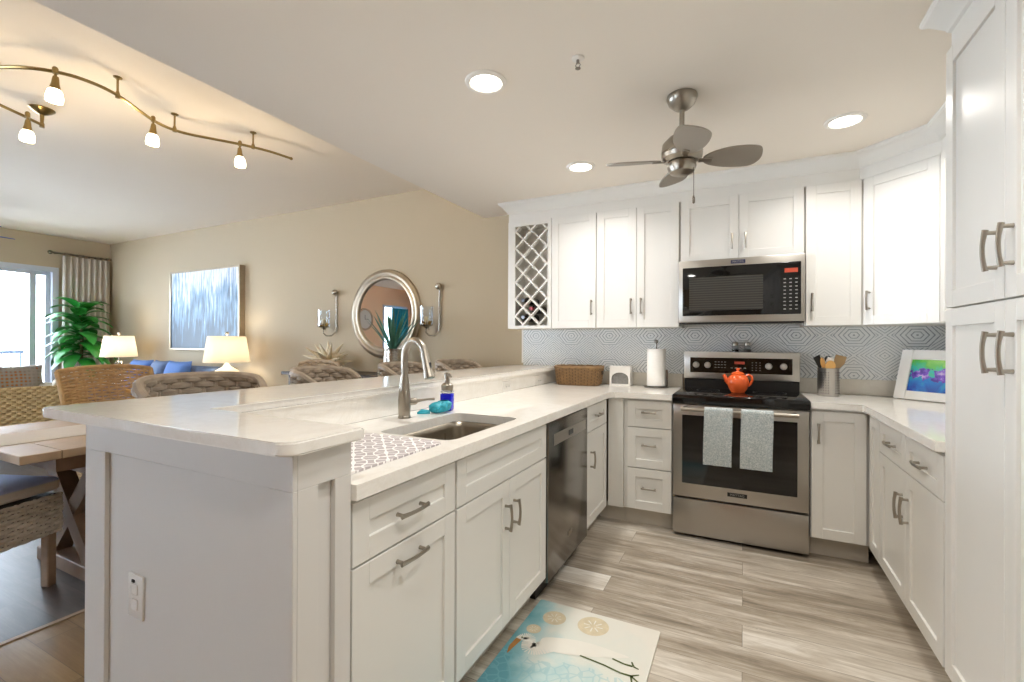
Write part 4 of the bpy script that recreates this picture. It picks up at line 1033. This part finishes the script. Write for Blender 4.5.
def blade_leaf(bm, o, az, el, L, w, droop=.3, fold=.25, n=7):
    h = V(math.cos(az), math.sin(az), 0); side = V(-math.sin(az), math.cos(az), 0)
    rows = []; p = Vector(o); e = el
    for i in range(n+1):
        s_ = i/n; wd = w*math.sin(PI*min(1, .12+s_*.88))**.8 if s_ < 1 else 0
        d = h*math.cos(e)+V(0, 0, math.sin(e)); up = side.cross(d)
        rows.append([bm.verts.new(p+side*wd-up*fold*wd*-1), bm.verts.new(p), bm.verts.new(p-side*wd+up*fold*wd)])
        p = p+d*(L/n); e -= droop*2/n
    for A, C in zip(rows, rows[1:]):
        for k in range(2): bm.faces.new((A[k], A[k+1], C[k+1], C[k]))
for i in range(26): blade_leaf(bm, (-3.03, 3.50, 1.14), i*2.4, math.radians(64+24*rnd.random()) if i > 8 else math.radians(56), .34+.16*rnd.random(), .014, .12)
part('leaves', bm, M['agave'], t, angle=70)

# ------------------------------------------------------------------ table lamps, sofa, plant, curtain, armchairs
def table_lamp(x, y, zt, label, style, r0, r1, h):
    t = thing('table_lamp', label, 'lamp', (x, y, zt))
    bm = B()
    zs = zt+.41 if style else zt+.40
    if style: lathe(bm, [(.10, zt), (.13, zt+.03), (.20, zt+.16), (.19, zt+.22), (.12, zt+.31), (.04, zt+.36), (.02, zt+.40)], 28, TL(x, y)); part('base', bm, M['shell'], t)
    else:
        box(bm, x-.09, x+.09, y-.06, y+.06, zt, zt+.03, bev=.004)
        for k in range(3):
            for s in (-1, 1): 
                T = Matrix.Translation((x+s*.045, y, zt+.085+k*.1)) @ Matrix.Rotation(PI/2, 4, 'X')
                bm2 = [(.05*math.cos(2*PI*i/20), .05*math.sin(2*PI*i/20), 0) for i in range(20)]
                tube(bm, [T @ Vector(p) for p in bm2], .013, 6, closed=True)
        part('base', bm, M['silver'], t)
    bm = B(); tube(bm, [V(x, y, zt+.33), V(x, y, zs+h+.015)], .006, 8); sphere(bm, V(x, y, zs+h+.035), .022)
    for k in range(3):
        a = 2*PI*k/3; tube(bm, [V(x, y, zs+h-.015), V(x+(r1-.004)*math.cos(a), y+(r1-.004)*math.sin(a), zs+h-.015)], .003, 5)
    part('harp', bm, M['silver'], t)
    bm = B(); lathe(bm, [(r0, zs), (r1, zs+h), (r1-.004, zs+h), (r0-.004, zs)], 40, TL(x, y), cap=False)
    g = G('lamp shade linen'); tr = g.n('BsdfTranslucent', Color=srgb('f6efe2')).outputs[0]; df = g.n('BsdfDiffuse', Color=srgb('f2ece0')).outputs[0]
    g.t.links.new(g.n('MixShader', i0=.55, i1=df, i2=tr).outputs[0], g.out.inputs[0])
    part('shade', bm, g.m, t)
    lamp('POINT', 'lamp_light', (x, y, zs+h*.5), 6.5, (1, .89, .72), .05, parent=t)
table_lamp(-5.53, 3.45, .59, 'lit table lamp with white shell base right of the sofa', 1, .245, .20, .31)
table_lamp(-8.0, 3.44, .62, 'lit table lamp with silver ring base in the far corner', 0, .215, .17, .30)
def end_table(x, y, z, label):
    t = thing('end_table', label, 'side table', (x, y, 0))
    part('table_top', bx(x-.27, x+.27, y-.25, y+.25, z-.03, z-.0005, bev=.004), M['woodl'], t)
    for a in (-1, 1):
        for b in (-1, 1): part('leg', bx(x+a*.23-.02, x+a*.23+.02, y+b*.21-.02, y+b*.21+.02, 0, z-.03), M['woodl'], t)
end_table(-5.53, 3.45, .59, 'light wooden end table under the shell lamp'); end_table(-8.03, 3.44, .62, 'light wooden end table in the far corner by the curtain')
def soft(bm, x0, x1, y0, y1, z0, z1, b=.05, T=None): box(bm, x0, x1, y0, y1, z0, z1, bev=b, seg=3, T=T)
t = thing('sofa', 'slate blue sofa along the back wall under the painting', 'sofa', (-6.75, 3.3, 0))
bm = B(); soft(bm, -7.72, -5.84, 2.85, 3.74, .1, .42, .04); part('base', bm, M['sofa'], t)
bm = B(); soft(bm, -7.72, -5.84, 3.45, 3.74, .40, .92, .06); part('back', bm, M['sofa'], t)
for x in (-7.74, -6.02): 
    bm = B(); soft(bm, x, x+.2, 2.85, 3.7, .1, .66, .05); part('arm', bm, M['sofa'], t)
for k in range(2):
    bm = B(); soft(bm, -7.53+.755*k, -6.785+.755*k, 2.83, 3.45, .42, .56, .045); part('seat_cushion', bm, M['sofa'], t)
for x in (-7.6, -6.0):
    for y in (2.95, 3.6): part('leg', bx(x, x+.06, y, y+.06, 0, .1), M['darkwood'], t)
def pillow(x, y, z, w, h, rx, rz, m, label, cat='pillow', group=None):
    bm = B()
    for sg in (1, -1):
        def P(u, v):
            a, b = u*2-1, v*2-1; th = .075*max(0, (1-a**4)*(1-b**4))**.6
            return V(a*w/2*(1-.06*(1-b*b)), sg*th, b*h/2*(1-.06*(1-a*a)))
        grid(bm, P, 12, 12)
    bmesh.ops.remove_doubles(bm, verts=bm.verts[:], dist=1e-4)
    o = part('pillow', bm, m, angle=80); o.location = (x, y, z); o.rotation_euler = (rx, 0, rz)
    return tag(o, label, cat, group)
pillow(-7.25, 3.33, .79, .42, .44, -.3, .12, M['blue'], 'bright blue pillow at the left end of the sofa', group='pillows on the sofa')
pillow(-6.8, 3.33, .79, .42, .44, -.3, -.1, M['sofa'], 'slate blue pillow in the middle of the sofa', group='pillows on the sofa')
pillow(-6.36, 3.32, .79, .42, .44, -.3, .1, M['blue'], 'bright blue pillow toward the right of the sofa', group='pillows on the sofa')
# curtain and rod
bm = B(); grid(bm, lambda u, v: V(-9.05+.035*math.sin(u*2*PI*8), 3.19+.57*u, .02+2.49*v), 96, 4)
o = solo('curtain', bm, M['lin'], 'white pleated curtain hanging in the far corner', 'curtain', (-9.05, 3.47, .02), angle=80)
md = o.modifiers.new('s', 'SOLIDIFY'); md.thickness = .006
t = thing('curtain_rod', 'dark curtain rod above the white curtain', 'curtain rod', (-9.05, 3.45, 2.54))
bm = B(); tube(bm, [V(-9.05, 3.06, 2.54), V(-9.05, 3.78, 2.54)], .014, 10); part('rod', bm, M['dark_steel'], t)
bm = B(); sphere(bm, V(-9.05, 3.05, 2.54), .03); part('finial', bm, M['dark_steel'], t)
for k in range(8):
    bm = B(); y = 3.21+.073*k; tube(bm, [V(-9.05+.022*math.cos(2*PI*i/14), y, 2.532+.022*math.sin(2*PI*i/14)) for i in range(14)], .004, 6, closed=True); part('ring', bm, M['dark_steel'], t)
bm = B(); box(bm, XLW+.001, -9.05, 3.12, 3.14, 2.53, 2.55); part('bracket', bm, M['dark_steel'], t)
# tall plant
PX, PY = -8.66, 3.25
t = thing('potted_palm', 'tall leafy green plant before the white curtain', 'potted plant', (PX, PY, 0))
bm = B(); lathe(bm, [(.14, 0), (.19, .32), (.2, .34), (.18, .34), (.17, .3), (0, .3)], 28, TL(PX, PY), cap=False); part('pot', bm, M['woodl'], t)
bm = B(); tube(bm, [V(PX, PY, .3), V(PX+.03, PY, .8), V(PX, PY+.02, 1.3), V(PX, PY, 1.62)], [.03, .026, .02, .012], 8); part('stem', bm, M['wood'], t)
bm = B(); rnd = random.Random(11)
for i in range(46):
    z = .98+.74*(i/45); az = i*2.39996+rnd.uniform(-.3, .3); el = math.radians(10+50*(i/45)+rnd.uniform(-12, 12))
    blade_leaf(bm, (PX, PY, z), az, el, (.42+.16*rnd.random())*(.8 if i > 36 else 1), .082+.022*rnd.random(), .95, .2, 9)
part('leaves', bm, M['leaf'], t, angle=70)
# rope armchair
AX, AY = -7.1, 2.25
t = thing('armchair', 'tan rope woven armchair in the living room, left of the table', 'armchair', (AX, AY, 0), math.radians(72))
bm = B(); weave(bm, lambda u, v: V(-.40+.80*u, -.36-.03*math.sin(PI*v), .14+.62*v), 22, 22, .016, 66, amp=.010, stake_r=.009); part('woven_side', bm, M['rope'], t, local=True)
bm = B(); weave(bm, lambda u, v: V(.42, -.36+.72*u, .14+.62*v), 22, 18, .016, 54, amp=.010, stake_r=.009); part('woven_back', bm, M['rope'], t, local=True)
bm = B(); weave(bm, lambda u, v: V(-.40+.80*u, .36, .14+.5*v), 18, 22, .016, 66, amp=.010, stake_r=.009); part('woven_side', bm, M['rope'], t, local=True)
bm = B(); soft(bm, -.47, .38, -.31, .33, .18, .40, .05); part('seat_cushion', bm, M['beige'], t, local=True)
bm = B(); soft(bm, .16, .39, -.31, .33, .41, .80, .05); part('back_cushion', bm, M['beige'], t, local=True)
bm = B(); soft(bm, -.46, .14, -.32, -.16, .41, .66, .05); part('arm_cushion', bm, M['beige'], t, local=True)
for x in (-.36, .36):
    for y in (-.3, .3): part('leg', bx(x-.03, x+.03, y-.03, y+.03, 0, .175), M['wood'], t, local=True)
t = thing('armchair', 'beige upholstered armchair beside the sliding door', 'armchair', (-8.0, 2.28, 0), math.radians(92))
bm = B(); soft(bm, -.42, .42, -.4, .4, .12, .56, .05); part('seat', bm, M['beige'], t, local=True)
bm = B(); soft(bm, -.42, .42, .24, .42, .54, .89, .06); part('back', bm, M['beige'], t, local=True)
for s in (-1, 1):
    bm = B(); soft(bm, s*.42-.09, s*.42+.09, -.4, .38, .12, .70, .05); part('arm', bm, M['beige'], t, local=True)
for x in (-.38, .38):
    for y in (-.34, .34): part('leg', bx(x-.025, x+.025, y-.025, y+.025, 0, .12), M['darkwood'], t, local=True)
g = G('dotted pillow fabric'); vo = g.n('TexVoronoi', {'feature': 'F1'}, Vector=g.co(), Scale=24., Randomness=.15).outputs[0]
g.set(Base_Color=g.ramp(vo, [(.25, 'a3662f'), (.34, '8b8377'), (.6, '9a9286')]), Roughness=.9)
pillow(-8.12, 2.36, .76, .66, .36, -.22, math.radians(92), g.m, 'grey brown dotted pillow on the beige armchair')

# ------------------------------------------------------------------ balcony furniture seen through the door
t = thing('balcony_railing', 'pale metal railing of the balcony outside the sliding door', 'railing', (-11.4, 1, -.02))
bm = B()
part('top_rail', bx(-11.43, -11.37, -4.4, 3.49, 1.02, 1.07, bev=.005), M['rail'], t)
part('bottom_rail', bx(-11.42, -11.38, -4.4, 3.49, .06, .10), M['rail'], t)
for k in range(66): part('baluster', bx(-11.41, -11.39, -4.35+.12*k, -4.33+.12*k, .10, 1.02), M['rail'], t)
t = thing('patio_chair', 'blue sling patio chair out on the balcony', 'chair', (-10.2, 2.35, -.02), math.radians(95))
bm = B()
for s in (-1, 1):
    tube(bm, [V(s*.3, -.28, 0), V(s*.3, -.28, .62), V(s*.3, .22, .64), V(s*.3, .3, 1.08)], .018, 8); tube(bm, [V(s*.3, .28, 0), V(s*.3, .22, .64)], .018, 8)
tube(bm, [V(-.3, .3, 1.08), V(.3, .3, 1.08)], .018, 8); part('tube_frame', bm, M['rail'], t, local=True)
bm = B(); grid(bm, lambda u, v: V(-.29+.58*u, -.26+.5*min(1, v*2)+.07*max(0, v*2-1), .44-.03*math.sin(PI*min(1, 2*v))+.62*max(0, v*2-1)), 6, 12)
sl = part('sling', bm, mat('navy sling fabric', '0f2a5c', .8), t, local=True, angle=60); md = sl.modifiers.new('s', 'SOLIDIFY'); md.thickness = .008

# ------------------------------------------------------------------ living room ceiling fan (one blade tip shows)
t = thing('ceiling_fan', 'blue bladed living room ceiling fan at the left edge', 'ceiling fan', (-7.9, 1.75, 2.42))
FX2, FY2 = -7.95, 1.72
bm = B(); lathe(bm, [(.07, LC-.0005), (.06, LC-.05), (.015, LC-.07), (.014, 2.6), (.09, 2.58), (.12, 2.53), (.1, 2.47), (.05, 2.44), (0, 2.43)], 28, TL(FX2, FY2)); part('motor_housing', bm, M['dark_steel'], t)
for k in range(5):
    T = Matrix.Translation((FX2, FY2, 2.505)) @ Matrix.Rotation(math.radians(101+72*k), 4, 'Z') @ Matrix.Rotation(math.radians(12), 4, 'X')
    bm = B(); prism(bm, [(.1, -.03), (.22, -.065), (.6, -.07), (.67, -.04), (.67, .04), (.6, .07), (.22, .065), (.1, .03)], -.004, .004, T); part('blade', bm, M['bluemetal'], t)

# ------------------------------------------------------------------ dining table and chairs
t = thing('dining_table', 'farmhouse dining table with trestle legs and pale runner', 'table', (-3.25, 1.85, 0))
tx0, tx1, ty0, ty1 = -3.80, -2.742, .83, 2.42
bm = B()
for k in range(5):
    a = tx0+(tx1-tx0)*k/5; box(bm, a+.001, a+(tx1-tx0)/5-.001, ty0+.14, ty1-.14, .722, .76, bev=.002)
box(bm, tx0, tx1, ty0, ty0+.138, .722, .76, bev=.003); box(bm, tx0, tx1, ty1-.138, ty1, .722, .76, bev=.003); part('table_top', bm, M['woodl'], t)
part('apron', bx(tx0+.12, tx1-.12, ty0+.16, ty1-.16, .64, .722), M['wood'], t)
for y in (1.22, 2.03):
    bm = B(); box(bm, -3.62, -2.92, y-.05, y+.05, 0, .075, bev=.004); box(bm, -3.62, -2.92, y-.05, y+.05, .56, .64, bev=.004)
    for s in (-1, 1):
        L = math.hypot(.46, .485); T = Matrix.Translation((-3.27, y+s*.002, .3175)) @ Matrix.Rotation(-s*math.atan2(.485, .46), 4, 'Y')
        box(bm, -L/2-.02, L/2+.02, -.04, .04, -.045, .045, T=T)
    part('trestle', bm, M['wood'], t)
part('stretcher', bx(-3.30, -3.24, 1.27, 1.98, .26, .36), M['wood'], t)
solo('table_runner', bx(-3.46, -3.08, .845, 2.40, .7604, .7628), M['lin'], 'pale linen runner along the dining table', 'table runner', (-3.27, 1.8, .7604), smooth=False)
# driftwood bowl on the table
bm = B(); rnd = random.Random(2)
for i in range(26):
    a = rnd.uniform(0, 2*PI); c = V(-3.25+rnd.uniform(-.14, .14), 1.72+rnd.uniform(-.2, .2), .80+rnd.uniform(0, .12)); d = V(math.cos(a), math.sin(a), rnd.uniform(-.35, .35)).normalized()
    L = rnd.uniform(.08, .16); p = [c-d*L, c+V(0, 0, .02), c+d*L]
    for q_ in p: q_.z = max(q_.z, .785)
    tube(bm, p, [.010, .018, .008], 6)
lathe(bm, [(.1, .7655), (.16, .78), (.17, .80), (.0, .795)], 20, TL(-3.25, 1.72))
solo('driftwood_centrepiece', bm, M['walnut'], 'tangled golden driftwood centrepiece on the dining table', 'centrepiece', (-3.25, 1.72, .7655))

def dining_chair(name, label, mback, mleg, seat_m, loc, rz, top=1.05, wide=.54, side_panels=True, r=.0085):
    """woven dining chair, front faces local -Y"""
    t = thing(name, label, 'chair', loc, rz, None); h = wide/2
    def bp(u, v): 
        x = -h+wide*u; return V(x*(1+.05*v), h*.86+.05*v+.10*v*v-.05*(x/h)**2*0+.03*(1-(x/h)**2), .50+(top-.50)*v*(1-.045*abs(2*u-1)**2.5))
    rows = int((top-.5)/.021)
    bm = B(); weave(bm, bp, rows, 12, r, 48, amp=r*.75, stake_r=.007); weave(bm, lambda u, v: V(-h+wide*u, h*.86, .27+.22*v), 11, 12, r, 48, amp=r*.7, stake_r=.006)
    tube(bm, [bp(i/20, 1) for i in range(21)], .015, 8); tube(bm, [bp(0, i/8) for i in range(9)], .015, 8); tube(bm, [bp(1, i/8) for i in range(9)], .015, 8)
    part('backrest', bm, mback, t, local=True)
    bm = B()
    weave(bm, lambda u, v: V(-h+wide*u, -h*.9, .27+.2*v), 10, 12, r, 48, amp=r*.7, stake_r=.006)
    for s in (-1, 1): weave(bm, lambda u, v, s=s: V(s*h, -h*.9+h*1.76*u, .27+.2*v), 10, 12, r, 48, amp=r*.7, stake_r=.006)
    part('woven_apron', bm, mback, t, local=True)
    bm = B(); box(bm, -h+.012, h-.012, -h*.9+.012, h*.86-.012, .28, .468); part('seat_frame', bm, M['wick_dk'], t, local=True, smooth=False)
    bm = B(); soft(bm, -h-.005, h+.005, -h*.93, h*.82, .482, .555, .03); part('seat_cushion', bm, seat_m, t, local=True)
    for sx in (-1, 1):
        for y in (-h*.9+.03, h*.86-.03): 
            bm = B(); box(bm, sx*(h-.03)-.022, sx*(h-.03)+.022, y-.022, y+.022, 0, .3, bev=.005); part('leg', bm, mleg, t, local=True)
    return t
cush = G('blue white cushion'); sz = cush.n('SeparateXYZ', Vector=cush.n('TexCoord').outputs['Object']).outputs[2]
cush.set(Base_Color=cush.ramp(cush.math('MULTIPLY', sz, 1.), [(.534, 'd5cfca'), (.538, 'aabdea')]), Roughness=.9)
def head_chair():
    # chair at the near end of the table: its far right leg foot stands about (-3.18, 1.10)
    rz = math.radians(180+20)
    return dining_chair('dining_chair', 'pale wicker dining chair with blue seat cushion at the table head', M['wick_lt'], M['woodleg'], cush.m, (-3.33, .79, 0), rz, wide=.54, r=.010)
head_chair()
dining_chair('dining_chair', 'tan wicker dining chair with high back on far side of table', M['wick_tan'], M['woodleg'], M['lin'], (-3.86, 1.75, 0), math.radians(90), top=1.06, wide=.54, r=.0098)

dining_chair('dining_chair', 'brown grey wicker dining chair at the table end nearest the starburst ornament', mat('brown grey rattan', '9c8568', .65, var=.4, scale=18), M['woodleg'], M['lin'], (-3.47, 2.62, 0), math.radians(-4), top=1.075, wide=.52, r=.0105)
# bar stools along the outer side of the bar
def bar_stool(label, loc, rz, m, top, wide=.46):
    """counter stool, front (toward bar) faces local -Y; barrel back at +Y"""
    t = thing('bar_stool', label, 'stool', loc, rz, 'woven stools along the bar'); h = wide/2
    def bp(u, v):
        a = PI*(-.10+1.2*u)-0*PI; x = -math.cos(a)*h; y = math.sin(a)*h*.72
        zt = top-.05*abs(2*u-1)**3-.1*max(0, abs(2*u-1)-.75)
        return V(x*(1+.06*v), y*(1+.10*v)+.05, .66+(zt-.66)*v)
    bm = B(); weave(bm, bp, 15, 18, .0165, 90, amp=.010, stake_r=.012); tube(bm, [bp(i/30, 1) for i in range(31)], .02, 8); part('backrest', bm, m, t, local=True)
    bm = B(); lathe(bm, [(0, .60), (h*.9, .60), (h*.98, .62), (h*.98, .645), (0, .65)], 28, Matrix.Identity(4)); part('seat', bm, m, t, local=True)
    bm = B(); lathe(bm, [(0, .651), (h*.86, .651), (h*.9, .67), (h*.86, .70), (0, .705)], 28, Matrix.Identity(4)); part('seat_cushion', bm, M['lin'], t, local=True)
    for sx in (-1, 1):
        for sy in (-1, 1):
            bm = B(); tube(bm, [V(sx*h*.86, sy*h*.86, 0), V(sx*h*.6, sy*h*.6, .6)], [.02, .024], 8); part('leg', bm, M['wood'], t, local=True)
    bm = B(); tube(bm, [V(h*.8*math.cos(2*PI*i/24), h*.8*math.sin(2*PI*i/24)*1.0, .2) for i in range(24)], .011, 6, closed=True); part('footrest', bm, M['wood'], t, local=True)
    return t
s0 = bar_stool('grey woven bar stool nearest the camera on the far side of the bar', (-2.16, 1.27, 0), math.radians(78), M['wick_gr'], 1.085)
copy_tree(s0, (-2.16, 2.02, 0), math.radians(106), 'grey woven bar stool second from the peninsula end, left of the faucet')
copy_tree(s0, (-2.14, 2.72, 0), math.radians(95), 'grey woven bar stool third from the peninsula end, behind the faucet')
copy_tree(s0, (-2.1, 3.36, 0), math.radians(90), 'grey woven bar stool nearest the back wall, right of the faucet')
